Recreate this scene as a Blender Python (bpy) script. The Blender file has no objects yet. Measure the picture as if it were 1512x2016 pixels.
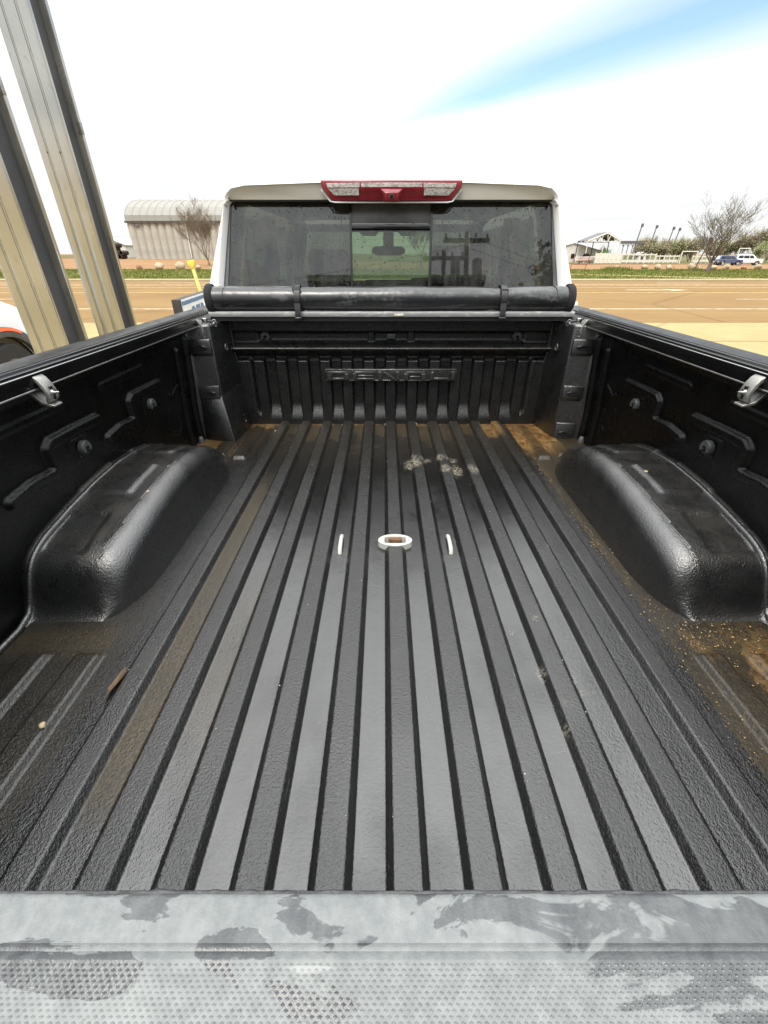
import bpy, bmesh, math, random
import numpy as np
from mathutils import Vector, Matrix, Quaternion
R = math.radians
SC = bpy.context.scene
COL = SC.collection
rng = random.Random(7)
nrng = np.random.default_rng(11)

# ------------------------------------------------------------------ camera
FLOOR = 0.98                      # height of the pickup's load floor above the ground
cam = bpy.data.cameras.new('camera')
cam.sensor_fit = 'VERTICAL'; cam.sensor_height = 36.0; cam.sensor_width = 27.0
cam.lens = 841 / 2016 * 36.0
cam.clip_start = 0.01; cam.clip_end = 3000
cam_o = bpy.data.objects.new('camera', cam); COL.objects.link(cam_o)
cam_o.location = (-0.034, 0.0, FLOOR + 0.772)
cam_o.rotation_euler = (R(90 - 31.13), 0, 0)
SC.camera = cam_o

# ------------------------------------------------------------------ sky and sun
SUN_EL, SUN_AZ = R(58), R(200)     # azimuth clockwise from +Y: behind the camera, a little to the left
w = bpy.data.worlds.new('World'); SC.world = w; w.use_nodes = True
nt = w.node_tree; nt.nodes.clear()
def wn(t, **k):
    n = nt.nodes.new(t)
    for a, b in k.items(): setattr(n, a, b)
    return n
def wm(op, a, b=None, c=None, clamp=False):
    n = wn('ShaderNodeMath', operation=op); n.use_clamp = clamp
    for i, v in enumerate((a, b, c)):
        if v is None: continue
        if isinstance(v, (int, float)): n.inputs[i].default_value = v
        else: nt.links.new(v, n.inputs[i])
    return n.outputs[0]
bg = wn('ShaderNodeBackground'); out = wn('ShaderNodeOutputWorld')
sky = wn('ShaderNodeTexSky', sky_type='NISHITA', sun_disc=False)
sky.sun_elevation = SUN_EL; sky.sun_rotation = SUN_AZ
sky.air_density = 1.2; sky.dust_density = 0.6; sky.ozone_density = 2.0
tc = wn('ShaderNodeTexCoord'); sp = wn('ShaderNodeSeparateXYZ')
nt.links.new(tc.outputs['Generated'], sp.inputs[0])
zc = wm('MAXIMUM', sp.outputs[2], 0.03)
px = wm('DIVIDE', sp.outputs[0], zc); py = wm('DIVIDE', sp.outputs[1], zc)
# one long blue gap in the cloud sheet, in coordinates of the cloud layer
qx = wm('SUBTRACT', px, -0.10); qy = wm('SUBTRACT', py, 5.36)
s = wm('ADD', wm('MULTIPLY', qx, 0.583), wm('MULTIPLY', qy, -0.813))
t = wm('ADD', wm('MULTIPLY', qx, 0.813), wm('MULTIPLY', qy, 0.583))
cmb = wn('ShaderNodeCombineXYZ')
nt.links.new(wm('MULTIPLY', s, 0.35), cmb.inputs[0]); nt.links.new(wm('MULTIPLY', t, 1.1), cmb.inputs[1])
nz = wn('ShaderNodeTexNoise'); nz.inputs['Scale'].default_value = 1.0; nz.inputs['Detail'].default_value = 4
nt.links.new(cmb.outputs[0], nz.inputs['Vector'])
tw = wm('ADD', t, wm('MULTIPLY', wm('SUBTRACT', nz.outputs['Fac'], 0.5), 0.55))
hw = wm('MINIMUM', wm('MAXIMUM', wm('MULTIPLY', s, 0.37), 0.001), 1.15)
gap = wm('SUBTRACT', 1.0, wm('DIVIDE', wm('ABSOLUTE', tw), hw), clamp=True)
gap = wm('MULTIPLY', gap, 1.08, clamp=True)
gap = wm('MULTIPLY', gap, wm('MULTIPLY', s, 0.75, clamp=True))
thin = wm('MULTIPLY', wm('SUBTRACT', nz.outputs['Fac'], 0.56, clamp=True), 1.6, clamp=True)
mask = wm('MAXIMUM', gap, thin)
cr = wn('ShaderNodeMix', data_type='RGBA')
lum = wm('MULTIPLY', wm('ADD', wm('MULTIPLY', wm('POWER', wm('MAXIMUM', sp.outputs[2], 0.0), 2.0), 4.1), 1.0), 5.0)   # thin overcast: brighter towards the zenith
cl2 = wn('ShaderNodeTexNoise'); cl2.inputs['Scale'].default_value = 0.55; cl2.inputs['Detail'].default_value = 5
cmb2 = wn('ShaderNodeCombineXYZ'); nt.links.new(wm('MULTIPLY', s, 0.5), cmb2.inputs[0]); nt.links.new(t, cmb2.inputs[1]); nt.links.new(cmb2.outputs[0], cl2.inputs['Vector'])
lum = wm('MULTIPLY', lum, wm('ADD', 0.86, wm('MULTIPLY', cl2.outputs['Fac'], 0.30)))
tint = wn('ShaderNodeVectorMath', operation='SCALE'); tint.inputs[0].default_value = (0.985, 1.0, 1.0); nt.links.new(lum, tint.inputs['Scale'])
nt.links.new(tint.outputs[0], cr.inputs['A'])
skd = wn('ShaderNodeMix', data_type='RGBA', blend_type='MULTIPLY'); skd.inputs['Factor'].default_value = 1.0
nt.links.new(sky.outputs[0], skd.inputs['A']); skd.inputs['B'].default_value = (1.15, 1.15, 1.08, 1)
nt.links.new(skd.outputs['Result'], cr.inputs['B'])
nt.links.new(mask, cr.inputs['Factor'])
nt.links.new(cr.outputs['Result'], bg.inputs['Color']); bg.inputs['Strength'].default_value = 0.1
nt.links.new(bg.outputs[0], out.inputs[0])

sl = bpy.data.lights.new('sun', 'SUN'); sl.energy = 1.5; sl.angle = R(14); sl.color = (1.0, 0.95, 0.86)
so = bpy.data.objects.new('sun', sl); COL.objects.link(so)
sd = Vector((math.sin(SUN_AZ) * math.cos(SUN_EL), math.cos(SUN_AZ) * math.cos(SUN_EL), math.sin(SUN_EL)))
so.rotation_euler = sd.to_track_quat('Z', 'Y').to_euler(); so.location = (0, 0, 30)

SC.view_settings.view_transform = 'Standard'; SC.view_settings.look = 'None'
SC.view_settings.exposure = 1.0; SC.view_settings.gamma = 1.0
SC.view_settings.use_curve_mapping = False
SC.cycles.max_bounces = 8; SC.cycles.transparent_max_bounces = 16

# ------------------------------------------------------------------ materials
MATS = {}
class NT:
    """small node-tree helper"""
    def __init__(s, name):
        s.m = bpy.data.materials.new(name); s.m.use_nodes = True
        s.t = s.m.node_tree; s.p = s.t.nodes['Principled BSDF']; s.out = s.t.nodes['Material Output']
        s.tc = s.t.nodes.new('ShaderNodeTexCoord'); MATS[name] = s.m
    def n(s, ty, **k):
        x = s.t.nodes.new(ty)
        for a, b in k.items(): setattr(x, a, b)
        return x
    def l(s, a, b): s.t.links.new(a, b)
    def setin(s, sock, v):
        if isinstance(v, (int, float, tuple)): sock.default_value = v
        else: s.l(v, sock)
    def math(s, op, a, b=None, c=None, clamp=False):
        x = s.n('ShaderNodeMath', operation=op); x.use_clamp = clamp
        for i, v in enumerate((a, b, c)):
            if v is not None: s.setin(x.inputs[i], v)
        return x.outputs[0]
    def noise(s, scale, detail=3, rough=0.5, vec=None, stretch=None, dist=0.0):
        v = vec or s.tc.outputs['Object']
        if stretch:
            mp = s.n('ShaderNodeMapping'); mp.inputs['Scale'].default_value = stretch
            s.l(v, mp.inputs[0]); v = mp.outputs[0]
        x = s.n('ShaderNodeTexNoise'); s.l(v, x.inputs['Vector'])
        x.inputs['Scale'].default_value = scale; x.inputs['Detail'].default_value = detail
        x.inputs['Roughness'].default_value = rough; x.inputs['Distortion'].default_value = dist
        return x.outputs['Fac']
    def ramp(s, fac, lo, hi):
        x = s.n('ShaderNodeMapRange'); s.l(fac, x.inputs[0]); x.inputs[1].default_value = lo; x.inputs[2].default_value = hi
        x.interpolation_type = 'SMOOTHSTEP'
        return x.outputs[0]
    def mix(s, f, a, b):
        x = s.n('ShaderNodeMix', data_type='RGBA')
        s.setin(x.inputs['Factor'], f)
        for k, v in (('A', a), ('B', b)):
            if isinstance(v, tuple): x.inputs[k].default_value = v if len(v) == 4 else v + (1,)
            else: s.l(v, x.inputs[k])
        return x.outputs['Result']
    def mixf(s, f, a, b):
        x = s.n('ShaderNodeMix', data_type='FLOAT')
        s.setin(x.inputs['Factor'], f); s.setin(x.inputs['A'], a); s.setin(x.inputs['B'], b)
        return x.outputs['Result']
    def bump(s, h, strength, dist, prev=None):
        x = s.n('ShaderNodeBump'); s.l(h, x.inputs['Height'])
        x.inputs['Strength'].default_value = strength; x.inputs['Distance'].default_value = dist
        if prev is not None: s.l(prev, x.inputs['Normal'])
        return x.outputs[0]
    def base(s, c, rough=None, metal=None, spec=None):
        if isinstance(c, tuple): s.p.inputs['Base Color'].default_value = c if len(c) == 4 else c + (1,)
        else: s.l(c, s.p.inputs['Base Color'])
        if rough is not None: s.setin(s.p.inputs['Roughness'], rough)
        if metal is not None: s.p.inputs['Metallic'].default_value = metal
        if spec is not None: s.p.inputs['Specular IOR Level'].default_value = spec
    def nrm(s, v): s.l(v, s.p.inputs['Normal'])
    def attr(s, name):
        x = s.n('ShaderNodeAttribute'); x.attribute_name = name
        return x.outputs['Fac']

def simple(name, c, rough=0.5, metal=0.0, spec=0.5, var=0.0, vscale=8.0, bump=0.0, bscale=60.0, bdist=0.002, coat=0.0):
    m = NT(name)
    col = c + (1,)
    if var > 0:
        f = m.noise(vscale, 5, 0.6)
        a = tuple(max(0, x * (1 - var)) for x in c); b = tuple(x * (1 + var) for x in c)
        m.base(m.mix(m.ramp(f, 0.3, 0.7), a, b), rough, metal, spec)
    else:
        m.base(col, rough, metal, spec)
    if bump > 0: m.nrm(m.bump(m.noise(bscale, 3), bump, bdist))
    if coat: m.p.inputs['Coat Weight'].default_value = coat; m.p.inputs['Coat Roughness'].default_value = 0.05
    return m.m

# spray-in bed liner: pebbled black coating, glossy, dusty where it faces up; side copy has shade in its colour
def liner(name, floor=False, dark=1.0, spec=.8):
    m = NT(name)
    peb = m.noise(215, 2, 0.6); peb2 = m.noise(520, 2, 0.5)
    big = m.noise(9, 4, 0.6)
    speck = m.ramp(m.noise(210, 2, .6), .35, .7)
    if floor:
        dirt = m.attr('dirt'); wet = m.attr('wet'); pale = m.attr('pale'); rust = m.attr('rust')
        fine = m.noise(120, 4, 0.7); mid = m.noise(28, 5, 0.65)
        dm = m.math('MULTIPLY', dirt, m.math('ADD', 0.25, m.math('MULTIPLY', m.math('ADD', fine, mid), 0.8)), clamp=True)
        c = m.mix(m.ramp(big, 0.35, 0.7), (0.0022, 0.0022, 0.0022), (0.0046, 0.0045, 0.0044))
        c = m.mix(m.math('MULTIPLY', speck, .5), c, (0.008, 0.008, 0.0078))
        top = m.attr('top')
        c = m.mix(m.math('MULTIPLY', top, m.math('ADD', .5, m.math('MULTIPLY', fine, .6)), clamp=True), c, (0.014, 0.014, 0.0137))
        c = m.mix(dm, c, m.mix(m.ramp(fine, .4, .7), (0.034, 0.024, 0.010), (0.085, 0.060, 0.026)))
        rm = m.math('MULTIPLY', rust, m.ramp(m.math('ADD', fine, mid), 0.75, 1.15), clamp=True)
        c = m.mix(rm, c, m.mix(m.ramp(mid, .4, .6), (0.20, 0.085, 0.018), (0.17, 0.11, 0.042)))
        pm = m.math('MULTIPLY', pale, m.ramp(m.math('ADD', m.noise(60, 4, .7), fine), 0.85, 1.2), clamp=True)
        c = m.mix(pm, c, (0.20, 0.18, 0.14))
        scr = m.ramp(m.noise(55, 3, .5, stretch=(5, 0.35, 1), dist=.4), 0.70, 0.74)
        c = m.mix(m.math('MULTIPLY', scr, 0.22), c, (0.16, 0.16, 0.155))
        dd = m.math('MAXIMUM', m.math('MAXIMUM', dm, rm), pm)
        ro = m.mixf(wet, m.mixf(m.ramp(big, .3, .7), 0.22, 0.30), 0.13)
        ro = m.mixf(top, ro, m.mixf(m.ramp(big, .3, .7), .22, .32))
        ro = m.mixf(m.math('MULTIPLY', dd, 0.9), ro, 0.6)
        m.base(c, ro)
        m.l(m.mixf(dd, .62, .22), m.p.inputs['Specular IOR Level'])
        m.l(m.math('MULTIPLY', m.mixf(wet, .16, .85), m.math('SUBTRACT', 1.0, dd), clamp=True), m.p.inputs['Coat Weight'])
        m.l(m.mixf(wet, .27, .05), m.p.inputs['Coat Roughness']); m.p.inputs['Coat IOR'].default_value = 1.55
        h = m.math('MULTIPLY', m.math('ADD', peb, m.math('MULTIPLY', peb2, 0.5)), m.mixf(wet, 1.0, 0.42))
        bn_ = m.bump(h, 1.0, 0.0015); m.nrm(bn_); m.l(bn_, m.p.inputs['Coat Normal'])
    else:
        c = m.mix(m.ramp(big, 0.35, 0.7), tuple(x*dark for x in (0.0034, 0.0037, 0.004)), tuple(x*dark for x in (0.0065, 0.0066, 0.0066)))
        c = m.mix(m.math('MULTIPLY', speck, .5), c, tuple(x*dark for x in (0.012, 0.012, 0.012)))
        if spec == .8:
            ge = m.n('ShaderNodeNewGeometry'); sx = m.n('ShaderNodeSeparateXYZ'); m.l(ge.outputs['Normal'], sx.inputs[0])
            du = m.math('MULTIPLY', m.ramp(sx.outputs[2], .6, .95), m.ramp(m.math('ADD', m.noise(14, 5, .65), m.math('MULTIPLY', m.noise(90, 3), .4)), .55, .9), clamp=True)
            c = m.mix(m.math('MULTIPLY', du, .6), c, (0.030, 0.027, 0.022))
        m.base(c, m.mixf(m.ramp(m.noise(17, 4, .6), .3, .7), 0.22, 0.38), spec=spec)
        bn_ = m.bump(m.math('ADD', peb, m.math('MULTIPLY', peb2, .5)), 0.8, 0.0015); m.nrm(bn_)
        if spec > .6: m.p.inputs['Coat Weight'].default_value = .8; m.p.inputs['Coat Roughness'].default_value = .24; m.l(bn_, m.p.inputs['Coat Normal'])
    return m.m
liner('liner_bead', dark=1.5, spec=1.0)
liner('liner_front', dark=1.0, spec=.55)
liner('liner_shaded', dark=.22, spec=.30)  # same liner, with the side walls' shade put into a darker colour
liner('liner_floor', True); liner('liner')

simple('black_rail', (0.004, 0.004, 0.0045), 0.2, spec=0.5, var=0.3, vscale=14, bump=0.08, bscale=90)
def rail_top():
    m = NT('rail_cap')
    f = m.noise(11, 5, .65, stretch=(3, 1, 1)); g = m.noise(60, 4, .6)
    c = m.mix(m.ramp(m.math('ADD', f, m.math('MULTIPLY', g, .4)), .62, .78), (0.006, 0.0065, 0.007), (0.020, 0.021, 0.020))
    m.base(c, m.mixf(m.ramp(f, .4, .65), .3, .5), spec=.2); m.nrm(m.bump(m.noise(300, 2), .25, .001))
rail_top()
simple('aluminium', (0.62, 0.62, 0.60), 0.32, metal=1.0, var=0.12, vscale=40, bump=0.05, bscale=200, bdist=0.0006)
simple('cast_aluminium', (0.30, 0.295, 0.275), 0.42, metal=0.75, var=0.15, vscale=60, bump=0.15, bscale=300, bdist=0.0006)
simple('bright_steel', (0.75, 0.75, 0.75), 0.2, metal=1.0)
simple('white_paint_steel', (0.38, 0.375, 0.345), 0.4, var=0.08, vscale=60)
simple('rusty_steel', (0.10, 0.045, 0.02), 0.75, var=0.4, vscale=120, bump=0.4, bscale=250)
simple('truck_white', (0.80, 0.80, 0.79), 0.22, spec=0.5, coat=0.6)
def roof_lip():
    m = NT('roof_shaded')  # beige-grey base carries the shade on the white roof lip
    sp_ = m.ramp(m.noise(160, 1, .3), .70, .74)
    c = m.mix(m.ramp(m.noise(6, 4), .3, .7), (0.43, 0.422, 0.38), (0.475, 0.466, 0.42))
    c = m.mix(m.math('MULTIPLY', sp_, .6), c, (0.5, 0.46, 0.34))
    m.base(c, 0.5, spec=.3)
roof_lip()
simple('red_plastic', (0.16, 0.010, 0.018), 0.22, spec=0.5, var=.15, vscale=30)
def lens():
    m = NT('clear_lens')
    w_ = m.noise(90, 3, .6, stretch=(1, 1, 2.5))
    m.base(m.mix(m.ramp(w_, .35, .65), (0.20, 0.185, 0.18), (0.46, 0.44, 0.42)), 0.22)
    m.nrm(m.bump(w_, .3, .003))
lens()
simple('black_plastic', (0.016, 0.016, 0.018), 0.45, var=.2, vscale=20, bump=.1, bscale=300, bdist=.001)
simple('gloss_black', (0.01, 0.01, 0.012), 0.15)
simple('grey_panel', (0.075, 0.078, 0.082), 0.35, var=.25, vscale=12)
simple('rubber_grey', (0.055, 0.056, 0.058), 0.42, var=.15, vscale=40)
simple('seat_cloth', (0.022, 0.022, 0.024), 0.7, var=.2, vscale=30)
simple('cabin_grey', (0.05, 0.05, 0.052), 0.7)
simple('headliner', (0.22, 0.21, 0.2), 0.9)
simple('tyre', (0.02, 0.02, 0.02), 0.8, bump=.3, bscale=60)
simple('rim', (0.55, 0.55, 0.55), 0.3, metal=.9)
simple('sticker', (0.62, 0.56, 0.46), 0.6, var=.3, vscale=220)

def vinyl():
    m = NT('vinyl')
    a = m.noise(9, 4, .6, stretch=(.5, 2.5, 2.5), dist=.5); b = m.noise(70, 4, .6)
    f = m.ramp(m.math('ADD', a, m.math('MULTIPLY', b, .30)), .66, .78)
    c = m.mix(f, (0.011, 0.0118, 0.0135), (0.052, 0.054, 0.055))
    m.base(c, m.mixf(f, .30, .42), spec=.6)
    h = m.math('ADD', m.noise(6, 3, .5, stretch=(2, 1, 1)), m.math('MULTIPLY', m.noise(500, 2), .04))
    m.nrm(m.bump(h, .35, .012))
vinyl()
simple('strap_web', (0.012, 0.012, 0.014), 0.5, bump=.4, bscale=500, bdist=.001)
simple('fuzzy_black', (0.010, 0.010, 0.011), 0.95, bump=.8, bscale=400, bdist=.003)
def header():
    m = NT('header_alu')
    f = m.ramp(m.noise(16, 4, .6, stretch=(1, 4, 4), dist=1.0), .56, .60)
    m.base(m.mix(f, (0.22, 0.225, 0.225), (0.32, 0.32, 0.31)), m.mixf(f, .35, .55), metal=.0, spec=.5)
header()

def tailgate_mat():
    m = NT('tailgate_cap')
    o = m.tc.outputs['Object']
    a = m.noise(17, 5, .58, dist=1.2, stretch=(1, 2.2, 1)); b = m.noise(160, 4, .65); cc = m.noise(48, 4, .6)
    f = m.math('ADD', a, m.math('MULTIPLY', m.math('SUBTRACT', cc, .5), .22))
    soft = m.math('MULTIPLY', m.ramp(m.noise(9, 3, .5), .45, .62), .045)
    wetm = m.n('ShaderNodeMapRange'); wetm.interpolation_type = 'SMOOTHSTEP'; m.l(f, wetm.inputs[0]); wetm.inputs[1].default_value = .528
    m.l(m.math('ADD', .540, soft), wetm.inputs[2]); wetm = wetm.outputs[0]     # damp patches, some with crisp, some with faded edges
    smear = m.ramp(m.noise(30, 5, .7, stretch=(2.2, .5, 1)), .35, .7)
    dry = m.mix(m.ramp(b, .3, .7), (0.112, 0.120, 0.123), (0.156, 0.165, 0.164))
    dry = m.mix(m.math('MULTIPLY', m.ramp(cc, .45, .7), .5), dry, (0.195, 0.203, 0.198))
    dry = m.mix(m.math('MULTIPLY', smear, .35), dry, (0.085, 0.092, 0.096))
    wet = m.mix(m.ramp(b, .3, .7), (0.030, 0.033, 0.036), (0.048, 0.051, 0.055))
    c = m.mix(m.math('MULTIPLY', wetm, m.math('ADD', .72, m.math('MULTIPLY', smear, .28))), dry, wet)
    sc = m.ramp(m.noise(75, 5, .75, stretch=(1, 2, 1)), .66, .72)
    c = m.mix(m.math('MULTIPLY', sc, .8), c, (0.040, 0.042, 0.045))
    line = m.ramp(m.noise(120, 2, .4, stretch=(.10, 1, 1)), .70, .73)
    c = m.mix(m.math('MULTIPLY', line, .45), c, (0.26, 0.265, 0.26))
    m.base(c, m.mixf(wetm, .62, .36), spec=.5)
    m.nrm(m.bump(m.math('ADD', m.noise(900, 2), m.math('MULTIPLY', m.noise(220, 3), .6)), .35, .0006))
tailgate_mat()
simple('chipped_edge', (0.03, 0.031, 0.033), 0.6, var=.5, vscale=90, bump=.8, bscale=220, bdist=.002)

def glass(name, tint, refl=1.0, dust=0.05, dusty=(0.35, 0.35, 0.33)):
    m = NT(name)
    tr = m.n('ShaderNodeBsdfTransparent'); tr.inputs[0].default_value = tint + (1,)
    gl = m.n('ShaderNodeBsdfGlossy'); gl.inputs['Roughness'].default_value = 0.015
    gl.inputs['Color'].default_value = (.95, .97, 1, 1)
    fr = m.n('ShaderNodeFresnel'); fr.inputs['IOR'].default_value = 1.52
    f = m.math('MULTIPLY', fr.outputs[0], refl, clamp=True)
    ms = m.n('ShaderNodeMixShader'); m.l(f, ms.inputs[0]); m.l(tr.outputs[0], ms.inputs[1]); m.l(gl.outputs[0], ms.inputs[2])
    res = ms.outputs[0]
    if dust > 0:
        df = m.n('ShaderNodeBsdfDiffuse'); df.inputs[0].default_value = dusty + (1,)
        st = m.noise(26, 5, .65, stretch=(1, 1, .12)); sm = m.noise(7, 4, .6)
        fac = m.math('MULTIPLY', m.ramp(m.math('ADD', m.math('MULTIPLY', st, .6), m.math('MULTIPLY', sm, .5)), .35, .75), dust, clamp=True)
        m2 = m.n('ShaderNodeMixShader'); m.l(fac, m2.inputs[0]); m.l(res, m2.inputs[1]); m.l(df.outputs[0], m2.inputs[2])
        res = m2.outputs[0]
    m.l(res, m.out.inputs['Surface'])
    return m.m
glass('tinted_glass', (0.29, 0.31, 0.27), 1.3, 0.09)
glass('clear_glass', (0.60, 0.66, 0.56), 0.85, 0.07)
glass('windscreen', (0.72, 0.90, 0.68), 0.5, 0.03)
glass('car_glass', (0.05, 0.06, 0.06), 1.3, 0.0)
simple('water_drop', (0.02, 0.021, 0.022), 0.06, spec=.5)

# ground materials
def ground_mat(name, a, b, fine=14, rough=.9, bump=.3, streak=None, crack=None, cr_col=None):
    m = NT(name)
    f = m.noise(.22, 6, .6, stretch=streak); g = m.noise(fine, 5, .7); k = m.noise(1.7, 5, .6, stretch=streak)
    c = m.mix(m.ramp(m.math('ADD', m.math('MULTIPLY', f, .5), m.math('MULTIPLY', k, .5)), .35, .65), a, b)
    c = m.mix(m.math('MULTIPLY', m.ramp(g, .35, .75), .35), c, tuple(x * .62 for x in a))
    if cr_col:
        v = m.n('ShaderNodeTexVoronoi', feature='DISTANCE_TO_EDGE'); v.inputs['Scale'].default_value = crack
        mp = m.n('ShaderNodeMapping'); mp.inputs['Scale'].default_value = (1, .7, 1)
        m.l(m.tc.outputs['Object'], mp.inputs[0]); m.l(mp.outputs[0], v.inputs['Vector'])
        ck = m.math('SUBTRACT', 1.0, m.ramp(v.outputs['Distance'], .0, .012))
        c = m.mix(m.math('MULTIPLY', ck, .55), c, cr_col)
    m.base(c, rough, spec=.2); m.nrm(m.bump(g, bump, .02))
ground_mat('dirt', (0.200, 0.107, 0.047), (0.245, 0.145, 0.068), fine=3, bump=.5)
ground_mat('asphalt', (0.165, 0.098, 0.035), (0.215, 0.134, 0.052), fine=22, streak=(.25, 1.6, 1), crack=.10, cr_col=(.09, .055, .022))
ground_mat('concrete', (0.275, 0.208, 0.094), (0.325, 0.250, 0.122), fine=18, crack=.16, cr_col=(.17, .125, .06))
ground_mat('kerb_concrete', (0.30, 0.235, 0.14), (0.36, 0.29, 0.18), fine=20)
ground_mat('turf', (0.105, 0.112, 0.020), (0.135, 0.135, 0.028), fine=5, bump=.8)
ground_mat('field', (0.085, 0.080, 0.025), (0.120, 0.105, 0.040), fine=1.2, bump=.6)
simple('white_line', (0.48, 0.40, 0.28), 0.8, var=.35, vscale=3)
simple('yellow_line', (0.40, 0.29, 0.10), 0.8, var=.3, vscale=3)
def blade():
    m = NT('grass_blade'); f = m.noise(.5, 4, .6)
    m.base(m.mix(m.ramp(f, .35, .65), (0.090, 0.120, 0.016), (0.170, 0.165, 0.040)), .7, spec=.2)
blade()
simple('bark', (0.11, 0.083, 0.064), .9, var=.35, vscale=6, bump=.5, bscale=20, bdist=.02)
simple('bark_pale', (0.16, 0.12, 0.085), .9, var=.35, vscale=6)
simple('leaf_spring', (0.17, 0.18, 0.06), .7, var=.35, vscale=1.2)
simple('leaf_olive', (0.19, 0.165, 0.08), .8, var=.35, vscale=1.0)
simple('leaf_haze', (0.24, 0.21, 0.12), .8, var=.3, vscale=1.0)
simple('leaf_dark', (0.028, 0.042, 0.022), .7, var=.4, vscale=1.5)
simple('leaf_bright', (0.10, 0.16, 0.03), .7, var=.3, vscale=1.5)
def galv():
    m = NT('galvanised')
    f = m.noise(1.6, 2, .5, stretch=(.6, .6, 1.3)); sp_ = m.noise(34, 4, .7, stretch=(1, 1, .35))
    c = m.mix(m.ramp(f, .35, .65), (0.41, 0.412, 0.392), (0.48, 0.48, 0.455))
    c = m.mix(m.math('MULTIPLY', m.ramp(sp_, .58, .72), .35), c, (0.15, 0.14, 0.11))
    m.base(c, m.mixf(m.ramp(f, .3, .7), .16, .28), metal=.85, spec=.5)
    m.nrm(m.bump(m.noise(2.0, 1, .5, stretch=(.4, .4, 1)), .05, .03))
galv()
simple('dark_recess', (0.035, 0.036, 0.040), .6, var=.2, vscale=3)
simple('barn_wall', (0.345, 0.33, 0.285), .6, var=.10, vscale=1.4)
simple('barn_roof', (0.185, 0.178, 0.155), .5, var=.12, vscale=.8)
simple('dark_trim', (0.06, 0.052, 0.045), .7)
simple('stone', (0.31, 0.25, 0.165), .9, var=.25, vscale=3, bump=.7, bscale=7, bdist=.05)
simple('stone_red', (0.25, 0.13, 0.08), .9, var=.25, vscale=3, bump=.7, bscale=7, bdist=.05)
simple('yellow_plastic', (0.62, 0.50, 0.055), .5, var=.1, vscale=20)
simple('yellow_weathered', (0.60, 0.52, 0.17), .6, var=.18, vscale=30)
simple('sign_white', (0.62, 0.66, 0.66), .5, var=.06, vscale=6)
simple('sign_blue', (0.055, 0.135, 0.27), .5, var=.2, vscale=25)
simple('sign_edge', (0.035, 0.026, 0.022), .6, var=.3, vscale=20)
simple('car_white', (0.72, 0.74, 0.76), .25, coat=.5)
simple('car_blue', (0.055, 0.085, 0.17), .25, coat=.5)
simple('cladding', (0.065, 0.067, 0.070), .45, var=.15, vscale=15)
simple('orange_lens', (0.75, 0.12, 0.02), .25)
simple('white_steel', (0.58, 0.55, 0.47), .5, var=.12, vscale=2)
simple('grey_steel', (0.10, 0.09, 0.085), .6)
simple('red_pipe', (0.26, 0.06, 0.03), .6)
simple('rust_post', (0.085, 0.055, 0.04), .8)
simple('white_siding', (0.56, 0.54, 0.49), .6, var=.08, vscale=.8)
simple('shed_roof', (0.34, 0.33, 0.34), .5)
simple('wood_pole', (0.06, 0.048, 0.038), .9, var=.3, vscale=4)
simple('transformer', (0.16, 0.165, 0.17), .5)
simple('building_dark', (0.030, 0.031, 0.034), .5, var=.2, vscale=1)
simple('building_panel', (0.11, 0.11, 0.115), .4)
simple('tractor_blue', (0.05, 0.075, 0.16), .5)
simple('scrap', (0.045, 0.04, 0.035), .8, var=.5, vscale=3)
simple('grit', (0.28, 0.19, 0.08), .7, var=.35, vscale=300)
simple('grit_pale', (0.60, 0.52, 0.36), .6, var=.25, vscale=300)
simple('dry_leaf', (0.085, 0.048, 0.024), .7, var=.25, vscale=60)
simple('pebble', (0.30, 0.25, 0.15), .8, var=.25, vscale=150)

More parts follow.
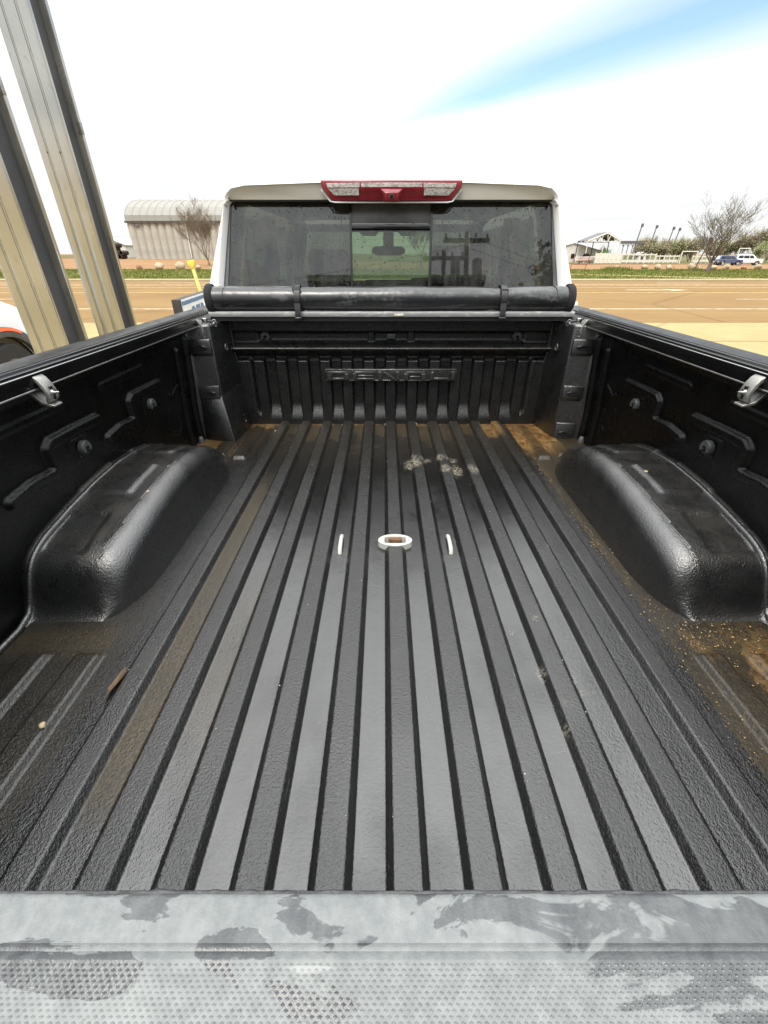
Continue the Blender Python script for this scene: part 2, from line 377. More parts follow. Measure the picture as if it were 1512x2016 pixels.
# ------------------------------------------------------------------ mesh helpers
class MB:
    def __init__(s): s.v = []; s.f = []
    def add(s, vs, fs):
        o = len(s.v); s.v += [tuple(p) for p in vs]; s.f += [tuple(i + o for i in q) for q in fs]
    def box(s, x0, x1, y0, y1, z0, z1):
        s.add([(x0,y0,z0),(x1,y0,z0),(x1,y1,z0),(x0,y1,z0),(x0,y0,z1),(x1,y0,z1),(x1,y1,z1),(x0,y1,z1)],
              [(0,3,2,1),(4,5,6,7),(0,1,5,4),(1,2,6,5),(2,3,7,6),(3,0,4,7)])
        return s
    def bar(s, a, b, wd, ht=None, n=4):
        return s.tube([a, b], [wd / 2 * (1.414 if n == 4 else 1)] * 2, n)
    def tube(s, pts, rad, n=8, cap=True, closed=False):
        pts = [Vector(p) for p in pts]
        if isinstance(rad, (int, float)): rad = [rad] * len(pts)
        vs = []; m = len(pts); up = None
        for i, p in enumerate(pts):
            if closed: d = pts[(i + 1) % m] - pts[i - 1]
            else: d = pts[min(i + 1, m - 1)] - pts[max(i - 1, 0)]
            d = d.normalized() if d.length > 1e-9 else Vector((0, 0, 1))
            if up is None:
                up = Vector((0, 0, 1)) if abs(d.z) < .9 else Vector((1, 0, 0))
            a = up - d * up.dot(d)
            if a.length < 1e-6: a = d.orthogonal()
            a.normalize(); up = a; b = d.cross(a)
            for k in range(n):
                an = 2 * math.pi * (k + .5) / n
                vs.append(p + (a * math.cos(an) + b * math.sin(an)) * rad[i])
        fs = []
        for i in range(m if closed else m - 1):
            j = (i + 1) % m
            for k in range(n):
                k2 = (k + 1) % n
                fs.append((i*n+k, i*n+k2, j*n+k2, j*n+k))
        if cap and not closed:
            fs.append(tuple(range(n - 1, -1, -1))); fs.append(tuple((m-1)*n + k for k in range(n)))
        s.add(vs, fs); return s
    def prism(s, poly, d0, d1, axis='y'):
        """poly of 2-D points extruded along axis; axis y: (x,z), x: (y,z), z: (x,y)"""
        n = len(poly)
        def P(p, d):
            return {'y': (p[0], d, p[1]), 'x': (d, p[0], p[1]), 'z': (p[0], p[1], d)}[axis]
        s.add([P(p, d0) for p in poly] + [P(p, d1) for p in poly],
              [tuple(range(n)), tuple(range(2*n-1, n-1, -1))] + [(i, i+n, (i+1)%n+n, (i+1)%n) for i in range(n)])
        return s
    def lathe(s, prof, c, axis='x', n=20):
        vs = []; m = len(prof)
        for r, h in prof:
            for k in range(n):
                a = 2*math.pi*k/n
                p = {'x': (h, r*math.cos(a), r*math.sin(a)), 'z': (r*math.cos(a), r*math.sin(a), h), 'y': (r*math.cos(a), h, r*math.sin(a))}[axis]
                vs.append((p[0]+c[0], p[1]+c[1], p[2]+c[2]))
        fs = [(i*n+k, i*n+(k+1)%n, (i+1)*n+(k+1)%n, (i+1)*n+k) for i in range(m-1) for k in range(n)]
        s.add(vs, fs); return s
    def mesh(s, name):
        me = bpy.data.meshes.new(name); me.from_pydata(s.v, [], s.f)
        bm = bmesh.new(); bm.from_mesh(me); bmesh.ops.recalc_face_normals(bm, faces=bm.faces); bm.to_mesh(me); bm.free()
        return me
    def build(s, name, mat, parent=None, smooth=None, bevel=None, local=False, seg=2):
        return link(name, s.mesh(name), mat, parent, smooth, bevel, local, seg)

ROOTLOC = {}
def link(name, me, mat, parent=None, smooth=None, bevel=None, local=False, seg=2):
    o = bpy.data.objects.new(name, me); COL.objects.link(o)
    if mat and not me.materials: me.materials.append(MATS[mat])
    if smooth is not None:
        for p in me.polygons: p.use_smooth = True
        me.set_sharp_from_angle(angle=R(smooth))
    if bevel:
        b = o.modifiers.new('bevel', 'BEVEL'); b.width = bevel; b.segments = seg; b.limit_method = 'ANGLE'; b.angle_limit = R(35)
        if smooth is None:
            for p in me.polygons: p.use_smooth = True
            me.set_sharp_from_angle(angle=R(32)) if seg < 2 else None
    if parent is not None:
        o.parent = parent
        if not local and parent.name in ROOTLOC:
            o.matrix_parent_inverse = Matrix.Translation(-ROOTLOC[parent.name])
    return o
def tag(o, label, cat, group=None, kind=None):
    if label: o['label'] = label
    if cat: o['category'] = cat
    if group: o['group'] = group
    if kind: o['kind'] = kind
    return o
def root(name, loc, label, cat, group=None, rz=0):
    o = bpy.data.objects.new(name, None); COL.objects.link(o); o.location = loc; o.rotation_euler = (0, 0, rz)
    o.empty_display_size = .2
    ROOTLOC[o.name] = Vector(loc)
    return tag(o, label, cat, group)
def struct(o): o['kind'] = 'structure'; return o
def grid_mesh(name, P, mask=None, attrs=None):
    """P: (rows, cols, 3) array -> quad mesh"""
    r, c, _ = P.shape
    idx = np.arange(r*c).reshape(r, c)
    q = np.stack([idx[:-1,:-1], idx[:-1,1:], idx[1:,1:], idx[1:,:-1]], -1).reshape(-1, 4)
    if mask is not None: q = q[mask.reshape(-1)]
    me = bpy.data.meshes.new(name)
    me.vertices.add(r*c); me.vertices.foreach_set('co', P.reshape(-1).astype(np.float32))
    me.loops.add(q.size); me.loops.foreach_set('vertex_index', q.reshape(-1).astype(np.int32))
    me.polygons.add(len(q)); me.polygons.foreach_set('loop_start', np.arange(0, q.size, 4, dtype=np.int32))
    me.update(calc_edges=True); me.validate()
    me.polygons.foreach_set('use_smooth', np.ones(len(me.polygons), dtype=bool))
    for k, a in (attrs or {}).items():
        at = me.attributes.new(k, 'FLOAT', 'POINT'); at.data.foreach_set('value', a.reshape(-1).astype(np.float32))
    return me
def vnoise(x, y, seed=0, octv=4):
    """value noise for arrays"""
    tot = np.zeros_like(x, dtype=float); amp = 1.0; s_ = 0.0
    for o in range(octv):
        g = np.random.default_rng(seed*17 + o).random((64, 64))
        fx = x * 2**o; fy = y * 2**o
        i = np.floor(fx).astype(int); j = np.floor(fy).astype(int)
        u = fx - i; v = fy - j; u = u*u*(3-2*u); v = v*v*(3-2*v)
        a = g[i % 64, j % 64]; b = g[(i+1) % 64, j % 64]; c = g[i % 64, (j+1) % 64]; d = g[(i+1) % 64, (j+1) % 64]
        tot += amp * ((a*(1-u)+b*u)*(1-v) + (c*(1-u)+d*u)*v); s_ += amp; amp *= .55
    return tot / s_
def sstep(a, b, x):
    t_ = np.clip((x - a) / (b - a), 0, 1); return t_*t_*(3-2*t_)
def seg_dist(y, z, pts):
    """distance of arrays to a polyline"""
    d = np.full(y.shape, 9.0)
    for (a, b), (c, e) in zip(pts[:-1], pts[1:]):
        L = (c-a)**2 + (e-b)**2
        t_ = np.clip(((y-a)*(c-a) + (z-b)*(e-b)) / L, 0, 1)
        d = np.minimum(d, np.hypot(y - a - t_*(c-a), z - b - t_*(e-b)))
    return d

# ------------------------------------------------------------------ terrain, road
def ter(x, y):
    x = np.asarray(x, float); y = np.asarray(y, float)
    side = 1.0 - 1.1 * sstep(-22, 20, x)
    bank = .36 * sstep(37.2, 50, y)
    far = bank + (side - .36) * sstep(50, 84, y)
    und = .05 * (vnoise(x*.13+40, y*.13+40, 3) - .5) * sstep(38, 46, y)
    return far + und
def sheet(name, x0, x1, y0, y1, nx, ny, z, mat, terrain=True):
    xs = np.linspace(x0, x1, nx); ys = np.linspace(y0, y1, ny)
    X, Y = np.meshgrid(xs, ys)
    Z = (ter(X, Y) if terrain else np.zeros_like(X)) + z
    return struct(link(name, grid_mesh(name, np.stack([X, Y, Z], -1)), mat))
xs = np.concatenate([[-2500, -900, -350], np.linspace(-160, 160, 97), [350, 900, 2500]])
ys = np.concatenate([[-2500, -900, -350, -120, -40, 0, 30], np.linspace(36, 120, 57), [160, 300, 700, 2500]])
X, Y = np.meshgrid(xs, ys)
struct(link('ground', grid_mesh('ground', np.stack([X, Y, ter(X, Y)], -1)), 'dirt'))
sheet('parking_lot', -60, 60, -45, 13.8, 2, 2, .004, 'concrete', False)
sheet('road', -200, 200, 13.8, 36.4, 2, 2, .008, 'asphalt', False)
sheet('field', -400, 400, 104.5, 900, 81, 40, .05, 'field')
sheet('grass_verge', -150, 150, 37.0, 50.5, 121, 28, .012, 'turf')
kb = MB()
kb.prism([(36.4, -.1), (36.4, .10), (36.46, .14), (37.0, .14), (37.0, -.1)], -200, 200, 'x')
struct(kb.build('kerb', 'kerb_concrete', smooth=30))
# a worn footpath that crosses the verge to the right
fp = []
for t_ in np.linspace(0, 1, 12):
    yy = 37.3 + 6.6 * t_; xx = 33 - 14.5 * t_ - 2.5 * t_ * t_; wd = 2.6 - 1.9 * t_
    fp.append([(xx - wd, yy, float(ter(xx - wd, yy)) + .03), (xx + wd, yy, float(ter(xx + wd, yy)) + .03)])
struct(link('footpath', grid_mesh('footpath', np.array(fp)), 'concrete'))
def mark(name, rects, mat):
    m = MB()
    for (x0, x1, y0, y1) in rects: m.add([(x0,y0,.0125),(x1,y0,.0125),(x1,y1,.0125),(x0,y1,.0125)], [(0,1,2,3)])
    return struct(m.build(name, mat))
mark('edge_line', [(-200, 200, 17.35, 17.5)], 'white_line')
mark('edge_line', [(-200, 200, 31.6, 31.85)], 'white_line')
mark('centre_line', [(-200, 200, 25.1, 25.3)], 'yellow_line')
mark('centre_line', [(-200, 200, 29.2, 29.4)], 'yellow_line')
for k in range(-8, 9): mark('lane_dash', [(k*11.6 + 4.2, k*11.6 + 8.4, 21.35, 21.5)], 'white_line')
for k in range(-8, 9): mark('lane_dash', [(k*11.6 + 7.5, k*11.6 + 11.0, 33.9, 34.1)], 'white_line')
for ax, sg in ((15.3, 1), (30.6, -1)):
    m = MB(); z = .0125
    m.add([(ax-1.6,27.05,z),(ax+.7*1,27.05,z),(ax+.7,27.35,z),(ax-1.6,27.35,z)], [(0,1,2,3)])
    m.add([(ax+.7,26.7,z),(ax+2.0,27.2,z),(ax+.7,27.7,z)], [(0,1,2)])
    if sg < 0: m.v = [(2*ax - a, b, c) for a, b, c in m.v]; m.f = [q[::-1] for q in m.f]
    struct(m.build('lane_arrow', 'white_line'))
# expansion joints in the lot (grooves filled with dark sealant)
mark('pavement_joint', [(-60, 60, 10.6, 10.63)], 'dark_trim'); mark('pavement_joint', [(-60, 60, 8.4, 8.43)], 'dark_trim')
# grass blades
def blades(name, n, x0, x1, y0, y1, hmin, hmax, label, dens=None):
    xs_ = nrng.uniform(x0, x1, n); ys_ = nrng.uniform(y0, y1, n)
    if dens is not None:
        k = dens(xs_, ys_); xs_, ys_ = xs_[k], ys_[k]; n = len(xs_)
    zz = ter(xs_, ys_) + .01; h = nrng.uniform(hmin, hmax, n); a = nrng.uniform(0, 6.28, n); wd = nrng.uniform(.02, .045, n)
    lx = nrng.normal(0, .05, n); ly = nrng.normal(0, .05, n)
    V = np.zeros((n, 3, 3))
    V[:,0] = np.stack([xs_-np.cos(a)*wd, ys_-np.sin(a)*wd, zz], -1)
    V[:,1] = np.stack([xs_+np.cos(a)*wd, ys_+np.sin(a)*wd, zz], -1)
    V[:,2] = np.stack([xs_+lx, ys_+ly, zz+h], -1)
    me = bpy.data.meshes.new(name); me.vertices.add(n*3); me.vertices.foreach_set('co', V.reshape(-1).astype(np.float32))
    me.loops.add(n*3); me.loops.foreach_set('vertex_index', np.arange(n*3, dtype=np.int32))
    me.polygons.add(n); me.polygons.foreach_set('loop_start', np.arange(0, n*3, 3, dtype=np.int32)); me.update(calc_edges=True)
    return tag(link(name, me, 'grass_blade'), label, 'grass', kind='stuff')
path_c = lambda x, y: np.abs(x - (33 - 14.5*((y-37.3)/6.6) - 2.5*((y-37.3)/6.6)**2)) > (2.6 - 1.9*np.clip((y-37.3)/6.6, 0, 1)) 
blades('grass', 70000, -46, 50, 37.1, 50.4, .06, .16, 'short green grass on the verge across the road', lambda x, y: (path_c(x, y) | (y > 43.9)) & ~((x > -14) & (x < 13) & (nrng.random(len(x)) < .4)))
blades('weeds', 7000, 18, 33, 47.5, 52, .15, .45, 'taller weed clumps along the back of the right verge', lambda x, y: vnoise(x*.35, y*.3, 9) > .56)

# ------------------------------------------------------------------ the pickup
truck = root('pickup_truck', (0, 2.6, 0), 'white pickup truck with black lined bed, seen from behind over its tailgate', 'pickup truck')
Z = FLOOR
PITCH = .1105
def rib_profile(x):
    k = np.round(x / PITCH); k = np.clip(k, -5, 5); d = np.abs(x - k*PITCH)
    return .0200 * (1 - (.72*np.clip((d-.0200)/.0140, 0, 1) + .28*sstep(.0175, .0365, d)))
# floor: columns dense on the rib flanks
cols = []
for k in range(-5, 6):
    c = k * PITCH
    cols += [c + o for o in (-.012, 0, .012)]
    for sg in (-1, 1): cols += [c + sg*o for o in np.linspace(.0170, .0375, 13)] + [c + sg*.046]
for sg in (-1, 1):
    cols += [sg*v for v in (.594, .600)] + [sg*v for v in np.linspace(.603, .622, 12)]
    cols += [sg*v for v in np.linspace(.628, .915, 80)]
cols += list(np.linspace(-.034, .034, 18))
cols = np.array(sorted(set(np.round(cols, 4))))
rows = np.concatenate([np.linspace(.03, .6, 110), np.linspace(.605, 2.205, 260)])
XX, YY = np.meshgrid(cols, rows)
AX = np.abs(XX)
ZF = rib_profile(XX)
ZF = ZF * (1 - .5*sstep(2.10, 2.16, YY)*0)
# seam bead between the ribbed panel and the side flanges
bead = .0035*(np.exp(-((AX-.6085)/.0022)**2) + np.exp(-((AX-.6160)/.0022)**2))
ZF += bead + .004*sstep(.617, .63, AX)
def bar(x0, x1, y0, y1, h=.013, e=.011):
    global ZF
    m = sstep(x0-e, x0, AX)*(1-sstep(x1, x1+e, AX))*sstep(y0-e, y0, YY)*(1-sstep(y1, y1+e, YY)); ZF = np.maximum(ZF, .004 + h*m*(AX>.625))
bar(.668, .712, -.1, .645); bar(.785, .832, -.1, .645)
bar(.650, .692, 1.725, 2.12); bar(.748, .795, 1.755, 1.90, .011)
ZF += .0012*(vnoise(XX*9+5, YY*9, 21)-.5)
# dirt, damp and pale marks on the floor
N1 = vnoise(XX*14+3, YY*7+1, 31); N2 = vnoise(XX*5+9, YY*3, 32); N3 = vnoise(XX*40, YY*22, 33)
valley = 1 - sstep(.002, .010, rib_profile(XX)); valley *= AX < .60
vi = np.floor(XX / PITCH)            # valley index: -5..4
dirt = np.zeros_like(XX); rust = np.zeros_like(XX); pale = np.zeros_like(XX); wet = np.zeros_like(XX)
dirt = np.maximum(dirt, .48*valley*(vi == -5)*sstep(.30, .36, YY)*(1-sstep(1.15, 1.75, YY))*(.65+.5*N1))
dirt = np.maximum(dirt, .20*valley*(vi == -4)*sstep(.25, .6, YY)*(1-sstep(.7, 1.1, YY))*(.4+N1))
dirt = np.maximum(dirt, .55*valley*sstep(1.55, 2.15, YY)*sstep(.40, .7, N1 + .25*sstep(1.9, 2.15, YY)))
dirt = np.maximum(dirt, .46*(AX > .62)*(XX > 0)*(.30+.8*N2)*(1-.55*sstep(.66, .70, AX)*sstep(.7, .9, YY)*(1-sstep(1.6, 1.7, YY))))
dirt = np.maximum(dirt, .15*(AX > .62)*(XX < 0)*(.1+.9*N2)*(1-sstep(.75, 1.0, YY)))
dirt = np.maximum(dirt, (.75-.3*(XX<0))*(AX > .66)*np.exp(-((YY-.69)/.055)**2)*(.4+.8*N2))
dirt = np.maximum(dirt, .35*(AX > .62)*(XX < 0)*sstep(1.6, 1.9, YY)*N1*1.4)
dirt = np.maximum(dirt, .20*(AX <= .62)*sstep(1.45, 2.1, YY)*N2*1.3)
rust = np.maximum(rust, (XX > .60)*(XX < .80)*sstep(1.72, 1.95, YY + .12*(N1-.5))*(1.05 - .65*sstep(.012, .016, ZF)))
rust = np.maximum(rust, .9*(XX > .46)*(XX < .56)*sstep(1.93, 2.02, YY + .1*(N1-.5)))
rust = np.maximum(rust, .7*(XX < -.60)*(XX > -.75)*sstep(2.08, 2.15, YY + .1*(N1-.5)))
rust = np.maximum(rust, .8*(XX < -.80)*sstep(1.74, 1.80, YY))
rust = np.maximum(rust, .55*(XX > .625)*(1-sstep(.62, .80, YY))*sstep(.5, .62, N1))
rust = np.maximum(rust, .5*valley*sstep(2.125, 2.16, YY)*sstep(.35, .5, N1))
def splat(cx, cy, rx, ry, amt, arr):
    return np.maximum(arr, amt*(1-sstep(.5, 1.15, np.hypot((XX-cx)/rx, (YY-cy)/ry) + 1.0*(N3-.5) + .5*(N1-.5))))
for a in ((.092,1.66,.032,.075,1.0),(.145,1.70,.030,.03,.8),(.205,1.70,.018,.05,.9),(.22,1.60,.022,.06,.85),(.255,1.70,.03,.03,.7),(.262,1.60,.03,.07,.75),(.33,1.585,.022,.045,.8),
          (.30,.60,.010,.02,.6),(.325,.52,.008,.016,.7),(.305,.47,.007,.012,.6),(.365,.585,.009,.016,.6),(.372,.555,.007,.013,.6),(.385,.66,.006,.014,.6),(.33,.75,.006,.012,.6),(.27,.72,.005,.012,.5),(.39,1.0,.006,.014,.5),(.29,.435,.007,.011,.5),(.46,1.05,.004,.02,.4)):
    pale = splat(*a, pale)
wn_ = vnoise(XX*2.2+1, YY*1.8+4, 41) + .25*(N1-.5) + .15*(N3-.5)
wet = valley*(1-.75*sstep(.40, .54, AX))*(.35 + .65*sstep(.34, .62, wn_ + .12*np.exp(-((YY-1.0)/.25)**2)))*(1-.5*sstep(1.3, 1.8, YY))
wet = np.maximum(wet, .25*(AX < .6)*sstep(.48, .66, N2))
P = np.stack([XX, YY, ZF + Z], -1)
cx_ = (XX[:-1,:-1]+XX[1:,1:])/2; cy_ = (YY[:-1,:-1]+YY[1:,1:])/2
hole = ~((np.abs(cx_) < .0335) & (np.abs(cy_-1.074) < .0195))
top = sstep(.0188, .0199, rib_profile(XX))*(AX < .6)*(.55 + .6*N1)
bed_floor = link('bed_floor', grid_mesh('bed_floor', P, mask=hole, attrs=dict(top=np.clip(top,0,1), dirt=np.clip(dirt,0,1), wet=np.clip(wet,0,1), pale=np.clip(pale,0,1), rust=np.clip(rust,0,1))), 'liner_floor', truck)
bed_floor['label'] = 'ribbed black load floor with wet sheen and brown dirt'

# wheel wells
def wheel_well(sg):
    ny, nx = 150, 64
    y = np.linspace(.735, 1.70, ny); u = np.linspace(0, 1, nx)
    yc, hl = 1.215, .485
    e = np.clip(np.abs((y - yc)/hl), 0, 1)
    def prof(q):
        return np.interp(q, [.735, .770, .785, .805, .83, .88, 1.0, 1.12, 1.25, 1.36, 1.46, 1.55, 1.61, 1.65, 1.68, 1.70], [0, 0, .045, .098, .132, .155, .176, .190, .196, .188, .168, .134, .095, .050, .012, 0])
    hz = np.mean([prof(y + o_) for o_ in np.linspace(-.022, .022, 15)], 0)
    inner = .652 + .10*(e**7)
    PP = np.zeros((ny, nx, 3))
    xw = .915
    for i in range(ny):
        r = min(.056, hz[i]*.8 + .0005)
        top = xw - inner[i] - r; arc = r*math.pi/2; down = max(hz[i] - r, 0) + .001
        tot = top + arc + down
        sL = u**1.0 * tot
        x = np.where(sL < top, xw - sL, np.where(sL < top+arc, inner[i] + r - r*np.sin((sL-top)/r), inner[i]))
        zz = np.where(sL < top, hz[i], np.where(sL < top+arc, hz[i] - r + r*np.cos((sL-top)/r), hz[i] - r - (sL-top-arc)))
        x = x + .012*np.clip(zz/.2, 0, 1) * 1.0 * (sL >= top)       # slight draft
        # pressed pads on the top
        tx = sL
        def pad(y0, y1, x0, x1, d):
            return d*sstep(y0-.012, y0, y[i])*(1-sstep(y1, y1+.012, y[i]))*sstep(x0-.012, x0, tx)*(1-sstep(x1, x1+.012, tx))*(1-sstep(top-.018, top+.004, sL))
        zz = zz - pad(.86, .98, .035, .135, .009) + pad(1.08, 1.24, .0, .15, .006) + pad(1.36, 1.50, .0, .15, .006)
        bd = .007*np.exp(-((sL-.012)/.009)**2)
        zz = zz + bd
        PP[i,:,0] = sg*x; PP[i,:,1] = y[i]; PP[i,:,2] = Z + .002 + zz
    if sg > 0: PP = PP[:, ::-1]
    o = link('wheel_well', grid_mesh('wheel_well', PP), 'liner', truck)
    pts = [(sg*.905, .45, Z+.006), (sg*.902, .66, Z+.008), (sg*.898, .72, Z+.010)]
    for q, hh in zip(y, hz):
        if hh > .004: pts.append((sg*(.905 - .02*hh/.2), q, Z + .004 + hh))
    MB().tube(pts[::2], .0075, 8).build('flange_bead', 'liner_bead', o, smooth=70)
    return o
wheel_well(-1); wheel_well(1)

# side walls: pressed sheet with stepped beads
def side_wall(sg):
    y = np.linspace(.0, 2.2, 500); z = np.linspace(-.01, .545, 140)
    YY, ZZ = np.meshgrid(y, z)
    d = np.zeros_like(YY)
    def ridge(pts, wd, h):
        nonlocal d
        q = seg_dist(YY, ZZ, pts); d = np.maximum(d, h*(1-sstep(wd*.55, wd, q)))
    for y0 in (1.02, 1.43):
        ridge([(y0+.215, .352), (y0+.01, .356), (y0-.005, .345), (y0+.005, .295), (y0, .282), (y0-.02, .278), (y0-.09, .284), (y0-.16, .276)], .018, .015)
        # square pad round the tie-down
        q = np.maximum(np.abs(YY-(y0+.122))/.036, np.abs(ZZ-.298)/.034)
        d = np.maximum(d, .006*(1-sstep(.9, 1.12, q)))
        d = d - .007*(1-sstep(.55, .8, q))
    ridge([(.40, .352), (.58, .356), (.595, .345), (.60, .29), (.62, .28), (.78, .278)], .018, .015)
    ridge([(1.95, .0), (1.94, .46)], .016, .016); ridge([(1.855, .0), (1.845, .43)], .015, .012)
    ridge([(1.80, .30), (1.74, .27), (1.72, .285)], .010, .006)
    ridge([(1.79, .20), (1.785, .13), (1.76, .11), (1.68, .14), (1.70, .23)], .009, .005)
    ridge([(.9, .43), (1.12, .43)], .012, .004); ridge([(1.3, .43), (1.55, .43)], .012, .004)
    d += .0020*(vnoise(YY*7, ZZ*7+3, 51)-.5)
    # wall leans in to the rail
    xx = .915 - .028*sstep(.1, .5, ZZ) - d
    xx = np.where(ZZ > .47, xx - .05*sstep(.47, .53, ZZ), xx)
    P = np.stack([sg*xx, YY, ZZ + Z], -1)
    if sg < 0: P = P[:, ::-1]
    o = link('side_wall', grid_mesh('side_wall', P), 'liner_shaded', truck)
    for y0 in (1.02, 1.43):
        tie_down(o, (sg*(.915-.022), y0+.122, Z+.298), 'x', -sg)
    return o
def tie_down(par, c, axis, sgn, r=.021, name='tie_down'):
    """round rubber cup with a cut-out where the hook sits"""
    m = MB(); n = 22
    out_ = []; inn = []
    for k in range(n+1):
        a = R(-35) + R(250)*k/n
        out_.append((math.cos(a)*r, math.sin(a)*r)); inn.append((math.cos(a)*r*.42, math.sin(a)*r*.42 - r*.18))
    poly = out_ + inn[::-1]
    prof = MB()
    def P(p, d):
        return (c[0]+sgn*d, c[1]+p[0], c[2]+p[1]) if axis == 'x' else (c[0]+p[0], c[1]+sgn*d, c[2]+p[1])
    vs = []; fs = []
    for d, sc_ in ((-.004, 1.0), (.007, 1.0), (.011, .86)):
        for p in out_: vs.append(P((p[0]*sc_, p[1]*sc_), d))
    for d in (.011, -.004):
        for p in inn: vs.append(P(p, d))
    L = n+1
    for a in range(4):
        for k in range(n): fs.append((a*L+k, a*L+k+1, (a+1)*L+k+1, (a+1)*L+k))
    m.add(vs, fs)
    return m.build(name, 'rubber_grey', par, smooth=40)
side_wall(-1); side_wall(1)

# front wall of the bed
def front_wall():
    x = np.linspace(-.76, .76, 520)
    # (depth towards the tailgate, height) profile of the base sheet, ribs added below .335
    prof = []
    for z_ in np.linspace(-.005, .325, 56): prof.append((0.0, z_, 1))
    for a in np.linspace(0, 1, 10): prof.append((.0 + .058*a**1.6, .325 + .052*a, 0))
    for a in np.linspace(0, math.pi/2, 6)[1:]: prof.append((.058 + .010*math.sin(a) - .0, .377 + .012*(1-math.cos(a)), 0))
    for a in np.linspace(0, 1, 7)[1:]: prof.append((.068 - .040*a, .389 + .020*a, 0))
    for z_ in np.linspace(.412, .455, 8): prof.append((.026, z_, 0))
    for a in np.linspace(0, 1, 5)[1:]: prof.append((.026 + .016*a, .455 + .008*a, 0))
    for z_ in np.linspace(.468, .525, 6): prof.append((.042, z_, 0))
    pr = np.array(prof)
    D = np.repeat(pr[:, 0:1], len(x), 1); ZZ = np.repeat(pr[:, 1:2], len(x), 1); XX = np.repeat(x[None], len(pr), 0)
    low = np.repeat(pr[:, 2:3], len(x), 1)
    k = np.clip(np.round(XX/.108), -6, 6); dd = np.abs(XX - k*.108)
    AX = np.abs(XX)
    rib = 1 - sstep(.022, .032, dd)
    frame = np.maximum(sstep(.665, .70, AX + .10*np.clip((.09-ZZ)/.09, 0, 1)**2*1.0), 1 - sstep(.020, .115, ZZ))
    rib = np.maximum(rib*(AX < .68), frame)
    D = D + np.where(low > 0, .030*rib, .030*np.maximum(1-sstep(.325, .345, ZZ), 0)*rib)
    # long shallow trough in the upper band with tabs
    tr = (np.abs(XX) < .645)
    ins = sstep(.412, .420, ZZ)*(1-sstep(.448, .456, ZZ))*(1-sstep(.625, .645, AX))
    tabs = (1-sstep(.012, .018, np.abs(AX-.094)))
    D = D - .012*ins*(1-tabs)*(low == 0)
    D += .0016*(vnoise(XX*8+2, ZZ*8, 61)-.5)
    P = np.stack([XX, 2.20 - D, ZZ + Z], -1)
    o = link('front_wall', grid_mesh('front_wall', P), 'liner_front', truck)
    for xx in (-.60, .60): tie_down(o, (xx, 2.20-.020, Z+.436), 'y', -1, .022)
    b = MB().box(-.022, .022, 2.165, 2.185, Z+.424, Z+.450); b.build('plug', 'rubber_grey', o, bevel=.008, seg=3)
    return o
fw = front_wall()
# pressed name plate with raised letters
pl = MB().box(-.324, .324, 2.150, 2.185, Z+.232, Z+.290).build('name_plate', 'liner', truck, bevel=.005, seg=2)
fr_ = MB()
for (x0, x1, z0, z1) in ((-.324, .324, .2825, .288), (-.324, .324, .234, .2385), (-.323, -.318, .2385, .2825), (.318, .323, .2385, .2825)):
    fr_.box(x0, x1, 2.1465, 2.152, Z+z0, Z+z1)
fr_.build('border', 'liner', pl, bevel=.0015, seg=1)
def letter(polys, x0):
    m = MB()
    for poly in polys:
        m.prism([(x0 + a, Z + .2405 + b) for a, b in poly], 2.140, 2.152, 'y')
    m.build('letter', 'gloss_liner', pl, bevel=.002, seg=2)
simple('gloss_liner', (0.020, 0.020, 0.020), 0.22, spec=.95, bump=.15, bscale=300, bdist=.001)
H_ = .040; b_ = .011; W_ = .106
letter([[(0, 0), (.020, 0), (.022, H_-b_), (.0, H_-.002)], [(0, H_-b_), (W_-.004, H_-b_), (W_, H_-.008), (W_-.010, H_), (0, H_)], [(W_-.022, .0), (W_-.006, .0), (W_, .008), (W_, H_-b_), (W_-.020, H_-b_)], [(.024, 0), (W_-.024, 0), (W_-.024, b_-.002), (.024, b_-.002)]], -.312)
letter([[(0, .006), (.014, 0), (.018, H_-b_), (0, H_-.008)], [(0, H_-b_), (W_, H_-b_), (W_, H_), (.010, H_)], [(.022, .0155), (W_-.006, .0155), (W_-.006, .0235), (.022, .0235)], [(.020, 0), (W_, 0), (W_-.002, .0085), (.020, .0085)]], -.186)
letter([[(0, 0), (.019, 0), (.019, H_), (0, H_)], [(.021, H_-.004), (.030, H_), (.086, .006), (.078, 0), (.066, .002)], [(.088, 0), (W_, 0), (W_, H_), (.088, H_)]], -.062)
letter([[(0, 0), (.019, 0), (.022, H_-b_), (.0, H_-.010)], [(.0, H_-b_), (W_, H_-b_), (W_-.008, H_), (.012, H_)], [(W_-.020, 0), (W_, 0), (W_, H_-b_), (W_-.022, H_-b_)], [(.028, .011), (W_-.028, .011), (W_-.028, .018), (.028, .018)]], .066)
letter([[(0, .0), (.019, .0), (.019, H_), (.004, H_-.004)], [(.021, 0), (W_-.016, 0), (W_-.016, .010), (.021, .010)]], .192)
letter([[(0, 0), (.019, 0), (.019, H_), (0, H_)]], .296)

